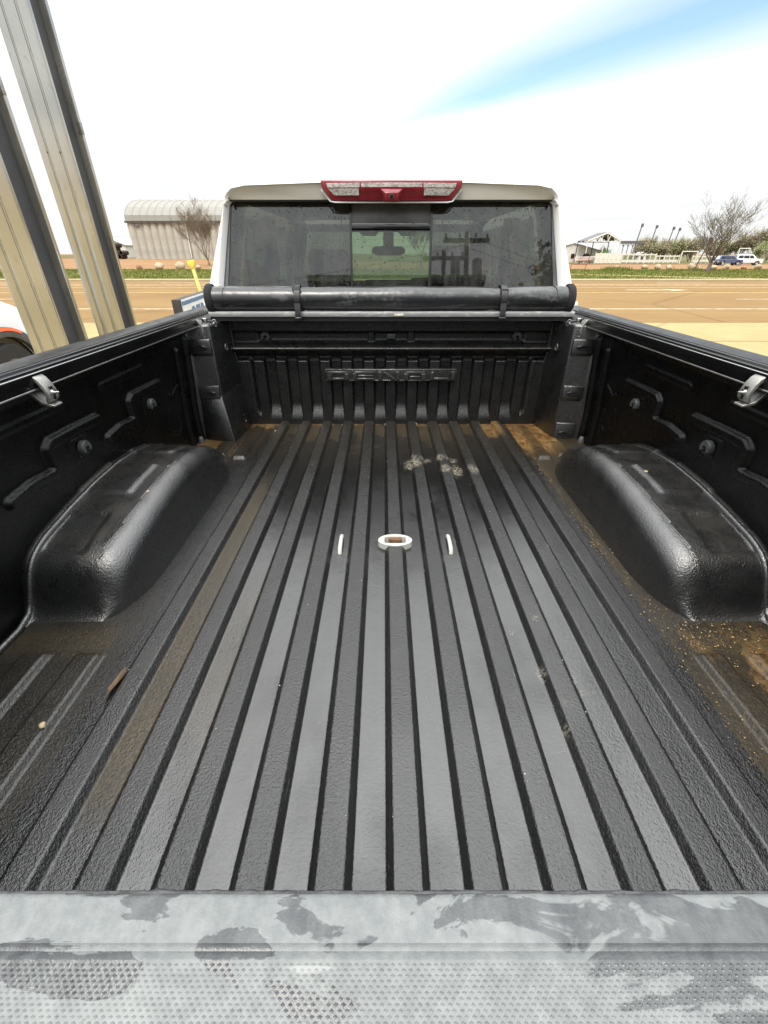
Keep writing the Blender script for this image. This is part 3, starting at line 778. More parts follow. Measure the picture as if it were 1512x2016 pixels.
# corner pillars
def pillar(sg, gusset):
    m = MB()
    poly = [(.742, 2.21), (.788, 1.985), (.884, 1.968), (.918, 1.93), (.918, 2.21)]
    m.prism([(sg*a, b) for a, b in poly], Z - .005, Z + .512, 'z')
    o = m.build('corner_pillar', 'liner', truck, bevel=.010, seg=3)
    heights = [(.395, .455), (.195, .255)] + ([] if gusset else [(.004, .080)])
    for z0, z1 in heights:
        q = MB()
        q.add([(sg*.792, 1.984, Z+z0-.012), (sg*.880, 1.969, Z+z0-.012), (sg*.880, 1.956, Z+z0+.004), (sg*.792, 1.971, Z+z0+.004),
               (sg*.792, 1.974, Z+z1), (sg*.880, 1.959, Z+z1), (sg*.880, 1.980, Z+z1), (sg*.792, 1.995, Z+z1), (sg*.792, 1.995, Z+z0-.012), (sg*.880, 1.98, Z+z0-.012)],
              [(0,1,2,3), (3,2,5,4), (4,5,6,7), (8,9,1,0), (0,3,4,7,8), (1,9,6,5,2)])
        q.build('pocket_pad', 'liner', o, bevel=.004, seg=2)
        zz = Z + z0 + .026; cx = .836; cy = 1.962
        ring = []
        for k in range(20):
            a = 2*math.pi*k/20
            ring.append((sg*(cx + .026*math.cos(a)*1.0), cy - .16*.026*math.cos(a), zz + .008*math.sin(a) ))
        t_ = MB().tube(ring, .0042, 6, closed=True); t_.add([ring[k] for k in range(20)], [tuple(range(20))])
        t_.build('pocket_slot', 'gloss_black', o, smooth=60)
    pg = []
    cxx = sg*.768
    if gusset:
        g = MB()
        A = (sg*.742, 2.205); 
        T1 = (sg*.886, 1.966, Z+.205); T2 = (sg*.790, 1.978, Z+.205); B = (sg*.738, 1.905, Z-.002); C = (sg*.894, 1.952, Z-.002)
        T3 = (sg*.744, 2.205, Z+.235); A0 = (sg*.722, 2.205, Z-.002); D0 = (sg*.91, 2.205, Z-.002); T4 = (sg*.90, 2.205, Z+.205)
        g.add([T1, T2, B, C, T3, A0, D0, T4], [(0,1,2), (0,2,3), (1,4,5,2), (0,7,4,1), (2,5,6,3), (0,3,6,7), (4,7,6,5)])
        g.build('gusset', 'liner', o, bevel=.006, seg=3)
        # D ring moulded in the gusset
        c = Vector((sg*.732, 2.055, Z+.07)); ring = [c + Vector((-sg*.004*0 - sg*.012*math.sin(a) if False else -sg*.006, .022*math.cos(a), .024*math.sin(a))) for a in np.linspace(R(-100), R(130), 14)]
        MB().tube(ring, .004, 6).build('ring', 'gloss_black', o, smooth=60)
    c = Vector((sg*.768, 2.075, Z+.405)); ring = [c + Vector((-sg*.008, .012*math.cos(a), .014*math.sin(a))) for a in np.linspace(0, 2*math.pi, 15)[:-1]]
    MB().tube(ring, .003, 6, closed=True).build('ring', 'rubber_grey', o, smooth=60)
    # welded bead where the pillar meets the front wall
    MB().tube([(sg*.742, 2.19, Z+.01), (sg*.748, 2.19, Z+.25), (sg*.752, 2.16, Z+.36), (sg*.752, 2.15, Z+.5)], .0035, 6).build('seam_bead', 'gloss_liner', o, smooth=60)
    # rounded boot at the foot
    MB().lathe([(.0, .030), (.008, .028), (.013, .018), (.015, .0)], (sg*.903, 1.915, Z+.004), 'z', 14).build('boot', 'rubber_grey', o, smooth=60)
pillar(-1, True); pillar(1, False)

# bed rails (caps) and outer sides
for sg in (-1, 1):
    m = MB()
    m.prism([(sg*a, Z + b) for a, b in ((.862, .515), (.862, .540), (.872, .546), (.925, .553), (.945, .547), (.955, .52), (.955, .40), (.93, .40), (.92, .50))], -.10, 2.36, 'y')
    m.build('bed_rail', 'rail_cap', truck, bevel=.006, seg=3)
    m = MB()
    m.prism([(sg*a, b) for a, b in ((.935, Z+.41), (.985, Z+.40), (1.02, Z+.15), (1.025, Z-.15), (.99, Z-.42), (.93, Z-.42))], -.12, 2.34, 'y')
    m.build('bed_side', 'truck_white', truck, smooth=30)
    for yy in (.98,):
        w_ = MB(); cx = sg*.86
        w_.lathe([(.19, -.14), (.40, -.14), (.425, -.10), (.425, .10), (.40, .14), (.19, .14), (.19, -.14)], (cx, yy+.22, .425), 'x', 36)
        wh = w_.build('wheel', 'tyre', truck, smooth=35)
        MB().lathe([(.0, -.1), (.19, -.1), (.2, .12), (.15, .08), (.0, .09)], (cx, yy+.22, .425), 'x', 24).build('rim', 'rim', wh, smooth=35)

# tailgate
TY = .0747; TZ = Z + .532
def tailgate():
    m = MB()
    prof = [(TY, TZ - .5), (TY, TZ-.0022), (TY-.0010, TZ-.0006), (TY-.0026, TZ), (.0580, TZ+.0004), (.0572, TZ-.0008), (.0560, TZ-.0012), (.0548, TZ-.0004), (.0536, TZ+.0001),
            (.0530, TZ-.0004), (.0, TZ-.0004), (-.015, TZ-.003), (-.022, TZ-.012), (-.022, TZ-.5)]
    xs_ = np.linspace(-.852, .852, 426)
    P = np.zeros((len(prof), len(xs_), 3))
    wob = .0007*(vnoise(xs_*60, xs_*0+.3, 71)-.5) + .0014*(vnoise(xs_*140, xs_*0+.7, 72)**6)
    for i, (a, b) in enumerate(prof):
        P[i,:,0] = xs_; P[i,:,1] = a + (wob*(i in (1, 2, 3)) ); P[i,:,2] = b + (.4*wob*(i in (2, 3)))
    me = grid_mesh('tailgate', P[:, ::-1]); me.set_sharp_from_angle(angle=R(50))
    o = link('tailgate', me, 'tailgate_cap', truck)
    o['label'] = 'grey sun-bleached tailgate cap with damp patches and dotted grip'
    MB().box(-.8515, .8515, -.0205, TY-.0015, TZ-.498, TZ-.0035).build('core_panel', 'liner_shaded', o, bevel=.002)
    MB().box(-.858, .858, -.048, -.0232, TZ-.53, TZ-.010).build('outer_skin', 'truck_white', o, bevel=.008, seg=3)
    # dark chipped inner edge
    e = MB(); pts = []; rad = []
    for x_ in np.linspace(-.34, .34, 420):
        q = vnoise(np.array([x_*170]), np.array([.2]), 73)[0]
        pts.append((x_, TY - .0002 + .0006*(q-.5), TZ - .0016)); rad.append(.0009 + .0016*max(0, q-.55))
    e.tube(pts, rad, 6); e.build('chipped_edge', 'chipped_edge', o, smooth=60)
    # raised grip dots
    g = MB(); px_ = .00285; rows_ = 19
    for r in range(rows_):
        yy = .0520 - r*.00150
        for c in range(int(.50/px_)):
            x_ = -.25 + (c + .5*(r % 2))*px_
            hgt = .00045*rng.uniform(.7, 1.15); a_ = .00105*rng.uniform(.9, 1.06); d_ = .00062*rng.uniform(.9, 1.06); x_ += rng.uniform(-.00008, .00008)
            g.add([(x_-a_, yy, TZ-.0004), (x_, yy-d_, TZ-.0004), (x_+a_, yy, TZ-.0004), (x_, yy+d_, TZ-.0004), (x_-a_*.35, yy, TZ+hgt-.0004), (x_+a_*.35, yy, TZ+hgt-.0004)],
                  [(0,1,5,4), (1,2,5), (2,3,4,5), (3,0,4)])
    gm = bpy.data.meshes.new('grip_pattern'); gm.from_pydata(g.v, [], g.f)
    q = link('grip_pattern', gm, 'tailgate_cap', o); q['kind'] = 'stuff'
tailgate()

# fittings in the floor
def ring_plate():
    y0 = 1.075; a, b = .052, .031
    m = MB(); n = 40; z0 = Z+.0205
    def ell(a_, b_, z_): return [(a_*math.cos(2*math.pi*k/n), y0 + b_*math.sin(2*math.pi*k/n), z_) for k in range(n)]
    def rr(a_, b_, z_):
        o_ = []
        for k in range(n):
            t_ = 2*math.pi*k/n; c, s_ = math.cos(t_), math.sin(t_)
            o_.append((a_*math.copysign(abs(c)**.35, c), y0 - .001 + b_*math.copysign(abs(s_)**.35, s_), z_))
        return o_
    L = [ell(a, b, z0-.022), ell(a, b, z0+.003), ell(a-.003, b-.003, z0+.005), rr(.034, .0195, z0+.005), rr(.0325, .018, z0+.003), rr(.0325, .018, z0-.03)]
    m.add([p for l_ in L for p in l_], [(i*n+k, i*n+(k+1)%n, (i+1)*n+(k+1)%n, (i+1)*n+k) for i in range(5) for k in range(n)])
    o = m.build('hitch_plate', 'white_paint_steel', truck, smooth=35)
    MB().box(-.033, .033, y0-.019, y0+.018, z0-.034, z0-.028).build('cup_floor', 'white_paint_steel', o)
    MB().box(-.020, .020, y0+.004, y0+.016, z0-.028, z0+.001).build('latch_block', 'rusty_steel', o, bevel=.002)
ring_plate()
for xx in (-.1665, .1665):
    p = [(xx, 1.030, Z-.004), (xx, 1.034, Z+.010), (xx, 1.045, Z+.016), (xx+.004*(1 if xx > 0 else -1)*0, 1.075, Z+.018), (xx, 1.105, Z+.016), (xx, 1.116, Z+.010), (xx, 1.120, Z-.004)]
    MB().tube(p, .0062, 10).build('chain_loop', 'white_paint_steel', truck, smooth=60)

# ---------------- cab
YB, YT = 2.425, 2.515            # rear glass: bottom and top
ZB, ZT = 1.56, 1.966
def onglass(x, z, off=0.0):
    f = (z - ZB)/(ZT - ZB); return (x, YB + (YT-YB)*f - off, z)
# rear skin of the cab: outline with a window hole, pillars white
def cab():
    m = MB()
    # pillars (one mesh each side), lofted from belt to roof, running forward to the doors
    for sg in (-1, 1):
        L = []
        for z_, xi, xo, yo in ((1.30, .872, .962, 2.385), (1.56, .852, .938, 2.40), (1.76, .812, .868, 2.435), (1.95, .772, .788, 2.48), (1.99, .735, .760, 2.50)):
            L.append([(sg*xi, yo+.012, z_), (sg*(xi+.018), yo-.010, z_), (sg*(xo-.012), yo+.004, z_), (sg*xo, yo+.035, z_), (sg*(xo+.004), yo+.30, z_), (sg*(xi), yo+.30, z_)])
        n = 6
        m.add([p for l_ in L for p in l_], [(i*n+k, i*n+(k+1)%n, (i+1)*n+(k+1)%n, (i+1)*n+k) for i in range(4) for k in range(n)])
    # lower rear panel
    m.box(-.945, .945, 2.39, 2.44, .62, 1.545)
    return m.build('cab_shell', 'truck_white', truck, smooth=40)
cb = cab()
# doors and front end: lofted body forward of the pillars
for sg in (-1, 1):
    m = MB(); L = []
    for y_, zt, x_ in ((2.70, 1.50, .955), (3.4, 1.48, .985), (4.1, 1.46, .985), (4.75, 1.42, .965)):
        L.append([(sg*(x_-.05), y_, zt), (sg*x_, y_, zt-.10), (sg*(x_+.02), y_, 1.0), (sg*(x_-.02), y_, .58), (sg*(x_-.10), y_, .58), (sg*(x_-.10), y_, zt-.02)])
    m.add([p for l_ in L for p in l_], [(i*6+k, i*6+(k+1)%6, (i+1)*6+(k+1)%6, (i+1)*6+k) for i in range(3) for k in range(6)])
    m.build('door_panel', 'truck_white', truck, smooth=35)
# roof: lip at the rear plus the skin going forward
def roof():
    prof = [(-.800, 1.968), (-.802, 1.978), (-.790, 1.992), (-.765, 2.010), (-.70, 2.021), (-.35, 2.031), (0, 2.034), (.35, 2.031), (.70, 2.021), (.765, 2.010), (.790, 1.992), (.802, 1.978), (.800, 1.968)]
    stat = [(2.452, -.004, .985, 0), (2.445, .0, 1.0, 1), (2.47, .006, 1.0, 1), (2.60, .022, 1.0, 1), (3.2, .035, .99, 1), (3.75, .0, .96, 1), (3.95, -.05, .93, 1)]
    m = MB(); vs = []
    for y_, dz, sc_, _ in stat:
        for x_, z_ in prof: vs.append((x_*sc_*.962, y_ + .045*(abs(x_)/.8)**2*(-1 if False else 0), z_ + dz))
    n = len(prof)
    fs = [(i*n+k, i*n+k+1, (i+1)*n+k+1, (i+1)*n+k) for i in range(len(stat)-1) for k in range(n-1)]
    # rear face of the lip, dropping to the glass
    low = [(x_*.985*.962, 2.468, max(min(z_, 1.968), 1.966)+.002) for x_, z_ in prof]
    o_ = len(vs); vs += low
    fs += [(k, k+1, o_+k+1, o_+k) for k in range(n-1)]
    m.add(vs, fs)
    return m.build('roof', 'roof_shaded', truck, smooth=30)
rf = roof()
MB().box(-.745, .745, 2.52, 3.9, 1.972, 1.980).build('headliner', 'headliner', truck)
MB().box(-.760, .760, 2.474, 2.505, 1.9635, 1.972).build('glass_seal', 'black_plastic', truck, bevel=.003)

# rear window
def quad_on(x0b, x1b, x0t, x1t, z0, z1, th=.005, off=0.0):
    m = MB()
    a = [onglass(x0b, z0, off), onglass(x1b, z0, off), onglass(x1t, z1, off), onglass(x0t, z1, off)]
    b = [(p[0], p[1]+th, p[2]) for p in a]
    m.add(a + b, [(0,1,2,3), (7,6,5,4), (0,4,5,1), (1,5,6,2), (2,6,7,3), (3,7,4,0)]); return m
xe = lambda z: .838 + (.772-.838)*(z-ZB)/(ZT-ZB)
win = MB()
# frame strips along both slanted edges, the belt and the sides of the slider
wp = [(-(xe(ZT)+.012), ZT), (-(xe(ZB)+.012), ZB), (xe(ZB)+.012, ZB), (xe(ZT)+.012, ZT), (xe(ZT)-.008, ZT), (xe(ZB)-.012, ZB+.012), (-(xe(ZB)-.012), ZB+.012), (-(xe(ZT)-.008), ZT)]
win.add([onglass(a_, b_, .006) for a_, b_ in wp] + [onglass(a_, b_, -.02) for a_, b_ in wp], [tuple(range(8)), tuple(range(15, 7, -1))] + [(i, (i+1) % 8, (i+1) % 8+8, i+8) for i in range(8)])
window = win.build('rear_window', 'grey_panel', truck)
SL = .196
quad_on(-xe(ZB), -SL-.004, -xe(ZT), -SL-.004, ZB, ZT).build('pane', 'tinted_glass', window)
quad_on(SL+.004, xe(ZB), SL+.004, xe(ZT), ZB, ZT).build('pane', 'tinted_glass', window)
quad_on(-SL, SL, -SL, SL, 1.878, ZT-.004, .008, .004).build('upper_panel', 'grey_panel', window, bevel=.002)
quad_on(-SL, SL, -SL, SL, ZB, 1.860, .004, -.012).build('sliding_pane', 'clear_glass', window)
quad_on(-SL, SL, -SL, SL, 1.858, 1.877, .022, .006).build('slider_rail', 'gloss_black', window, bevel=.002)
quad_on(-SL, SL, -SL, SL, 1.602, 1.611, .015, .006).build('slider_sill', 'aluminium', window, bevel=.001)
for sg in (-1, 1):
    quad_on(sg*SL-.0055, sg*SL+.0055, sg*SL-.0055, sg*SL+.0055, ZB, ZT-.002, .022, .0075).build('slider_jamb', 'gloss_black', window)
hl = MB()
for z_ in np.linspace(1.63, 1.845, 8): hl.tube([onglass(-SL+.005, z_, -.020), onglass(SL-.005, z_, -.020)], .0006, 4)
hl.build('heater_wire', 'dark_trim', window)
# rain drops and run marks on the glass
dm = MB(); N = 3400
for i in range(N):
    z_ = ZB + (ZT-ZB)*rng.random()**.8; x_ = rng.uniform(-1, 1)*(xe(z_)-.02)
    if abs(abs(x_)-SL) < .01 or (abs(x_) < SL and z_ > 1.85) or (abs(x_) < SL and rng.random() < .35): continue
    r = .0010 + .0020*rng.random()**3; el = 1 + 1.0*rng.random()**2
    off = -.0115 if abs(x_) < SL else .0005
    c = onglass(x_, z_, off); ring = []
    n = 6
    for k in range(n):
        a = 2*math.pi*k/n; ring.append((c[0]+r*math.cos(a), c[1]+.2278*r*el*math.sin(a), c[2]+r*el*math.sin(a)))
    dm.add(ring + [(c[0], c[1]-r*.55, c[2]-.2*r)], [(k, (k+1) % n, n) for k in range(n)])
for i in range(26):
    x_ = rng.uniform(-.76, .76)
    if abs(x_) < SL+.02: continue
    z0 = rng.uniform(1.80, 1.95); L_ = rng.uniform(.06, .33); pts = []
    for k in range(9):
        zz = z0 - L_*k/8; pts.append(onglass(x_ + .010*math.sin(i*3+k*.9) + .004*k*rng.uniform(-.3, .3), max(zz, ZB), .0002))
    dm.tube(pts, [.0010*rng.uniform(.5, 1.1) for _ in pts], 4)
q = dm.build('rain_drop', 'water_drop', window, smooth=80); q['kind'] = 'stuff'

# high brake light with camera
def brake_light():
    m = MB()
    poly = [(-.322, 2.037), (-.318, 2.012), (-.278, 1.967), (-.262, 1.962), (-.04, 1.962), (.04, 1.962), (.262, 1.962), (.278, 1.967), (.318, 2.012), (.322, 2.037)]
    P0 = []; P1 = []
    for x_, z_ in poly:
        y_ = 2.405 + .02*(x_/.32)**2 + (.012 if z_ < 1.99 else 0); P0.append((x_, y_, z_)); P1.append((x_, y_+.07, z_+.008))
    n = len(poly); m.add(P0 + P1, [tuple(range(n)), tuple(range(2*n-1, n-1, -1))] + [(i, i+n, (i+1) % n+n, (i+1) % n) for i in range(n)])
    o = m.build('brake_light', 'red_plastic', truck, bevel=.004, seg=2)
    def ln(poly, y0, y1, mat='clear_lens', nm='lens'):
        q = MB(); n = len(poly)
        A = [(x_, y0 + .02*(x_/.32)**2 + (.012*np.clip((2.012-z_)/.04, 0, 1)), z_) for x_, z_ in poly]; B = [(a[0], a[1]+y1, a[2]) for a in A]
        q.add(A + B, [tuple(range(n)), tuple(range(2*n-1, n-1, -1))] + [(i, i+n, (i+1) % n+n, (i+1) % n) for i in range(n)])
        return q.build(nm, mat, o, bevel=.001, seg=1)
    for sg in (-1, 1):
        ln([(sg*.296, 2.026), (sg*.144, 2.026), (sg*.144, 2.009), (sg*.290, 2.009)], 2.402, .01)
        ln([(sg*.288, 2.006), (sg*.148, 2.006), (sg*.148, 1.981), (sg*.262, 1.981)], 2.402, .01)
    ln([(-.138, 2.026), (.138, 2.026), (.138, 2.010), (-.138, 2.010)], 2.400, .01)
    h = MB()
    A = [(-.052, 2.404, 2.006), (.052, 2.404, 2.006), (.030, 2.385, 1.988), (-.030, 2.385, 1.988), (.026, 2.388, 1.958), (-.026, 2.388, 1.958), (.036, 2.420, 1.957), (-.036, 2.420, 1.957)]
    h.add(A, [(0,1,2,3), (3,2,4,5), (5,4,6,7), (1,6,4,2), (0,3,5,7), (0,7,6,1)])
    h.build('camera_hood', 'red_plastic', o, bevel=.003)
    MB().lathe([(.0, -.004), (.006, -.004), (.0085, .0), (.0085, .008)], (0, 2.3835, 1.974), 'y', 16).build('camera_lens', 'gloss_black', o, smooth=40)
    MB().lathe([(.0085, -.001), (.0105, -.001), (.0105, .006)], (0, 2.3845, 1.974), 'y', 16).build('camera_bezel', 'rubber_grey', o, smooth=40)
    # pale gasket line under the lamp
    g = MB(); g.tube([(-.324, 2.448, 2.006), (-.283, 2.440, 1.961), (-.262, 2.436, 1.957), (.262, 2.436, 1.957), (.283, 2.440, 1.961), (.324, 2.448, 2.006)], .0035, 6)
    g.build('gasket', 'sign_white', o, smooth=60)
brake_light()

# cabin: windscreen, dashboard, seats, mirror
ws = MB()
ws.add([(-.80, 4.60, 1.46), (.80, 4.60, 1.46), (.62, 3.98, 1.905), (-.62, 3.98, 1.905)], [(0,1,2,3)]); ws.build('windscreen', 'windscreen', truck)
cf = MB()
for sg in (-1, 1):
    cf.tube([(sg*.86, 4.62, 1.42), (sg*.74, 4.2, 1.75), (sg*.67, 3.95, 1.93)], [.05, .05, .05], 6)
    cf.box(sg*.80-.04, sg*.80+.04, 3.30, 3.42, 1.2, 1.95)
cf.box(-.72, .72, 3.90, 3.99, 1.898, 1.945)
cf.build('cab_pillar', 'cabin_grey', truck, smooth=40)
for sg in (-1, 1):
    sw = MB(); sw.add([(sg*.86, 2.75, 1.50), (sg*.86, 4.35, 1.50), (sg*.73, 3.98, 1.90), (sg*.76, 2.75, 1.92)], [(0,1,2,3)]); sw.build('side_window', 'tinted_glass', truck)
dsh = MB(); dsh.prism([(4.00, 1.1), (4.02, 1.42), (4.10, 1.475), (4.35, 1.49), (4.62, 1.465), (4.62, 1.1)], -.80, .80, 'x')
dsh.build('dashboard', 'cabin_grey', truck, bevel=.02)
bn = MB(); vs = []
for y_, z_ in ((4.62, 1.455), (5.1, 1.475), (5.5, 1.44), (5.68, 1.36), (5.72, 1.0)):
    for x_ in (-.93, -.86, -.4, 0, .4, .86, .93): vs.append((x_, y_, z_ - (.09 if abs(x_) > .9 else (.012 if abs(x_) > .8 else 0)) + (.012 if abs(x_) == .4 else 0)))
bn.add(vs, [(i*7+k, i*7+k+1, (i+1)*7+k+1, (i+1)*7+k) for i in range(4) for k in range(6)]); bn.build('bonnet', 'truck_white', truck, smooth=40)
cf = MB(); cf.box(-.93, .93, 5.60, 5.74, .55, 1.30); cf.build('grille', 'gloss_black', truck, bevel=.03)
def seat(x, y, w_, hz, name='seat', hr=True):
    m = MB(); m.prism([(y-.02, 1.05), (y-.10, hz), (y-.02, hz+.02), (y+.08, 1.10), (y+.45, 1.08), (y+.45, 1.0), (y, 1.0)], x-w_/2, x+w_/2, 'x')
    o = m.build(name, 'seat_cloth', truck, bevel=.035, seg=3)
    if hr:
        q = MB(); q.box(x-.135, x+.135, y-.16, y-.07, hz+.04, hz+.20); q.build('headrest', 'seat_cloth', o, bevel=.04, seg=4)
        for dx in (-.05, .05): MB().tube([(x+dx, y-.09, hz), (x+dx, y-.10, hz+.06)], .007, 6).build('headrest_post', 'bright_steel', o)
seat(-.40, 3.42, .52, 1.58); seat(.40, 3.42, .52, 1.60)
seat(0, 2.74, 1.46, 1.50, hr=False)
for x_ in (-.40, 0.0, .40):
    q = MB(); wd = .15 if x_ == 0 else .12
    q.box(x_-wd, x_+wd, 2.60, 2.68, 1.52, 1.632 if x_ == 0 else 1.60); q.build('headrest', 'seat_cloth', truck, bevel=.025, seg=3)
m = MB(); m.prism([(-.13, 1.760), (-.125, 1.79), (-.10, 1.803), (.10, 1.803), (.125, 1.79), (.13, 1.760), (.09, 1.742), (-.09, 1.742)], 3.86, 3.89, 'y')
mr = m.build('mirror', 'cabin_grey', truck, bevel=.006)
MB().box(-.04, .04, 3.88, 3.96, 1.78, 1.90).build('mirror_stalk', 'cabin_grey', mr, bevel=.01)
for sg in (-1, 1):
    m = MB(); m.prism([(sg*.10, 1.87), (sg*.20, 1.872), (sg*.23, 1.90), (sg*.60, 1.90), (sg*.60, 1.92), (sg*.05, 1.92)], 3.90, 3.93, 'y'); m.build('sun_visor', 'headliner', truck)
cf = MB(); cf.box(-.80, .80, 2.46, 4.6, .95, 1.0); cf.build('cab_floor', 'cabin_grey', truck)
cf = MB(); cf.prism([(2.45, 1.0), (2.45, 1.55), (2.50, 1.55), (2.50, 1.0)], -.8, .8, 'x'); cf.build('rear_trim', 'cabin_grey', truck)

# ------------------------------------------------------------------ rolled tonneau cover with its rails
ton = root('tonneau_cover', (0, 2.1, Z + .55), 'black vinyl bed cover rolled up and strapped behind the cab, with side rails', 'bed cover')
TC = (2.115, Z + .602)
prof = [(.047, -.822), (.0505, -.815)]
for x_ in np.linspace(-.80, .80, 60): prof.append((.0485 + .0016*math.sin(x_*9+1) + .0010*math.sin(x_*23) - (.0022 if min(abs(x_+.412), abs(x_-.487)) < .028 else 0), x_))
prof += [(.0505, .815), (.047, .822)]
prof = [(a, b*.970 - .008) for a, b in prof]
roll = MB().lathe(prof, (0, TC[0], TC[1]), 'x', 40).build('cover_roll', 'vinyl', ton, smooth=60)
# loose outer flap edge seen as a line, and end hems
for sg in (-1, 1):
    q = MB(); pts = []
    for a in np.linspace(R(-20), R(200), 18): pts.append((-.008 + sg*(.715 + .012*math.sin(a*1.3)), TC[0] - .0505*math.cos(a)*1.0 if False else TC[0] + .0508*math.cos(a + R(90)) , TC[1] + .0508*math.sin(a + R(90))))
    q.tube(pts, .0016, 5); q.build('hem', 'vinyl', roll, smooth=60)
    e = MB().lathe([(.0, .836), (.034, .836), (.053, .832), (.058, .824), (.058, .806), (.052, .800)], (0, 0, 0), 'x', 32)
    e.v = [(sg*a*.970 - .008, TC[0] + b, TC[1] + c*1.03) for a, b, c in e.v]
    e.build('end_cap', 'fuzzy_black', ton, smooth=50)
for x_ in (-.412, .487):
    st = MB(); n = 30; wd = .0125; vs = []
    for k in range(n):
        a = R(-125) - R(290)*k/(n-1) if False else R(250) - R(320)*k/(n-1)
        rr_ = .0525
        yy = TC[0] - rr_*math.cos(a - R(0)); zz = TC[1] + rr_*math.sin(a)
        vs += [(x_-wd, yy, zz), (x_+wd, yy, zz)]
    # tail hanging in front of the header
    st.add(vs, [(2*k, 2*k+1, 2*k+3, 2*k+2) for k in range(n-1)])
    tail = [(2.060, Z+.588), (2.056, Z+.565), (2.054, Z+.545), (2.055, Z+.525), (2.066, Z+.520)]
    st.add([(x_ + sg*wd, a, b) for a, b in tail for sg in (-1, 1)], [(2*k, 2*k+1, 2*k+3, 2*k+2) for k in range(len(tail)-1)])
    s_ = st.build('strap', 'strap_web', ton)
    sm = s_.modifiers.new('t', 'SOLIDIFY'); sm.thickness = .003; sm.offset = 1
    bk = MB(); zc_ = TC[1] + (.040 if x_ < 0 else .030); yy = TC[0] - .040
    for (a, b, c, d) in ((-.0175, .0175, .007, .011), (-.0175, .0175, -.011, -.007), (-.0175, -.0135, -.007, .007), (.0135, .0175, -.007, .007)):
        bk.box(x_+a, x_+b, yy-.004, yy+.003, zc_+c, zc_+d)
    bk.build('buckle', 'black_plastic', s_, bevel=.001)
    bk = MB().box(x_-.016, x_+.016, 2.048, 2.058, Z+.520, Z+.534); bk.build('clip', 'gloss_black', s_, bevel=.003)
hd = MB().prism([(2.075, Z+.532), (2.073, Z+.549), (2.082, Z+.554), (2.165, Z+.554), (2.165, Z+.532)], -.812, .812, 'x').build('header', 'header_alu', ton, bevel=.002)
MB().box(.012, .052, 2.0715, 2.0735, Z+.538, Z+.546).build('sticker', 'sticker', hd)
MB().box(-.81, .81, 2.085, 2.17, Z+.515, Z+.5318).build('header_base', 'black_plastic', ton)
for sg in (-1, 1):
    m = MB(); m.prism([(sg*a, Z+b) for a, b in ((.861, .515), (.861, .5505), (.857, .5520), (.852, .5505), (.850, .5440), (.836, .5400), (.8335, .5375), (.8325, .5090), (.8345, .502), (.845, .502))], .0, 2.20, 'y')
    rl = m.build('side_rail', 'black_rail', ton, bevel=.0012, seg=2)
    # thin bright strips along the edges of the extrusion
    MB().tube([(sg*.8335, .0, Z+.5388), (sg*.8335, 2.07, Z+.5388)], .0013, 6).build('rail_edge', 'aluminium', rl, smooth=60)
    MB().tube([(sg*.833, .0, Z+.5055), (sg*.833, 2.0, Z+.5055)], .0021, 6).build('rail_edge', 'aluminium', rl, smooth=60)
    MB().tube([(sg*.858, .0, Z+.5525), (sg*.858, 2.15, Z+.5525)], .0010, 6).build('rail_edge', 'rubber_grey', rl, smooth=60)
    # end block and spring pin at the front corner
    pn = MB().tube([(sg*.828, 2.05, Z+.522), (sg*.775, 2.055, Z+.512)], .0055, 8).build('latch_pin', 'black_plastic', ton, smooth=60)
    MB().box(sg*.822-.009, sg*.822+.009, 2.032, 2.050, Z+.514, Z+.532).build('pin_block', 'bright_steel', pn, bevel=.002)
    MB().lathe([(.0, -.004), (.0055, -.002), (.0065, .003), (.0, .005)], (sg*.786, 2.045, Z+.508), 'y', 12).build('pin_knob', 'bright_steel', pn, smooth=50)
    ww = [(sg*.792, 2.048, Z+.522), (sg*.780, 2.044, Z+.526), (sg*.770, 2.044, Z+.516), (sg*.774, 2.044, Z+.500), (sg*.780, 2.044, Z+.494), (sg*.784, 2.046, Z+.502)]
    MB().tube(ww, .0012, 5).build('pin_wire', 'bright_steel', pn, smooth=60)
    for yc_ in (1.005, 1.995):
        # clamp: two cast jaws joined by a bolt
        hwid = .0165
        j = MB()
        jaw = [(.836, .523), (.842, .533), (.834, .535), (.824, .527), (.814, .510), (.808, .490), (.808, .474), (.814, .466), (.822, .462), (.822, .472), (.818, .480), (.819, .492), (.826, .510)]
        jaw = [(.836 + (a-.836)*.86, .523 + (b-.523)*.86) for a, b in jaw]
        j.prism([(sg*a, Z+b) for a, b in jaw], yc_-hwid, yc_+hwid, 'y')
        ck = j.build('clamp', 'cast_aluminium', ton, bevel=.0015, seg=2)
        j2 = MB(); jaw2 = [(.858, .500), (.866, .506), (.868, .496), (.858, .478), (.840, .458), (.822, .453), (.806, .452), (.806, .458), (.820, .461), (.836, .467), (.850, .484)]
        jaw2 = [(.836 + (a-.836)*.86, .523 + (b-.523)*.86) for a, b in jaw2]; j2.prism([(sg*a, Z+b) for a, b in jaw2], yc_-hwid*.9, yc_+hwid*.9, 'y'); j2.build('rear_jaw', 'cast_aluminium', ck, bevel=.0015, seg=2)
        MB().box(*(sorted((sg*.8112, sg*.8170))), yc_-.0035, yc_+.0035, Z+.478, Z+.508).build('slot', 'gloss_black', ck)
        b = MB(); b.lathe([(.0, -.036), (.003, -.036), (.003, -.010), (.0065, -.010), (.0065, -.003), (.0095, -.003), (.0095, .0), (.003, .0), (.003, .03)], (0, 0, 0), 'x', 12)
        b.v = [(sg*(.8118 + a*.42), yc_ + bb*.85, Z+.494 + cc*.85) for a, bb, cc in b.v]
        b.build('bolt', 'bright_steel', ck, smooth=35)

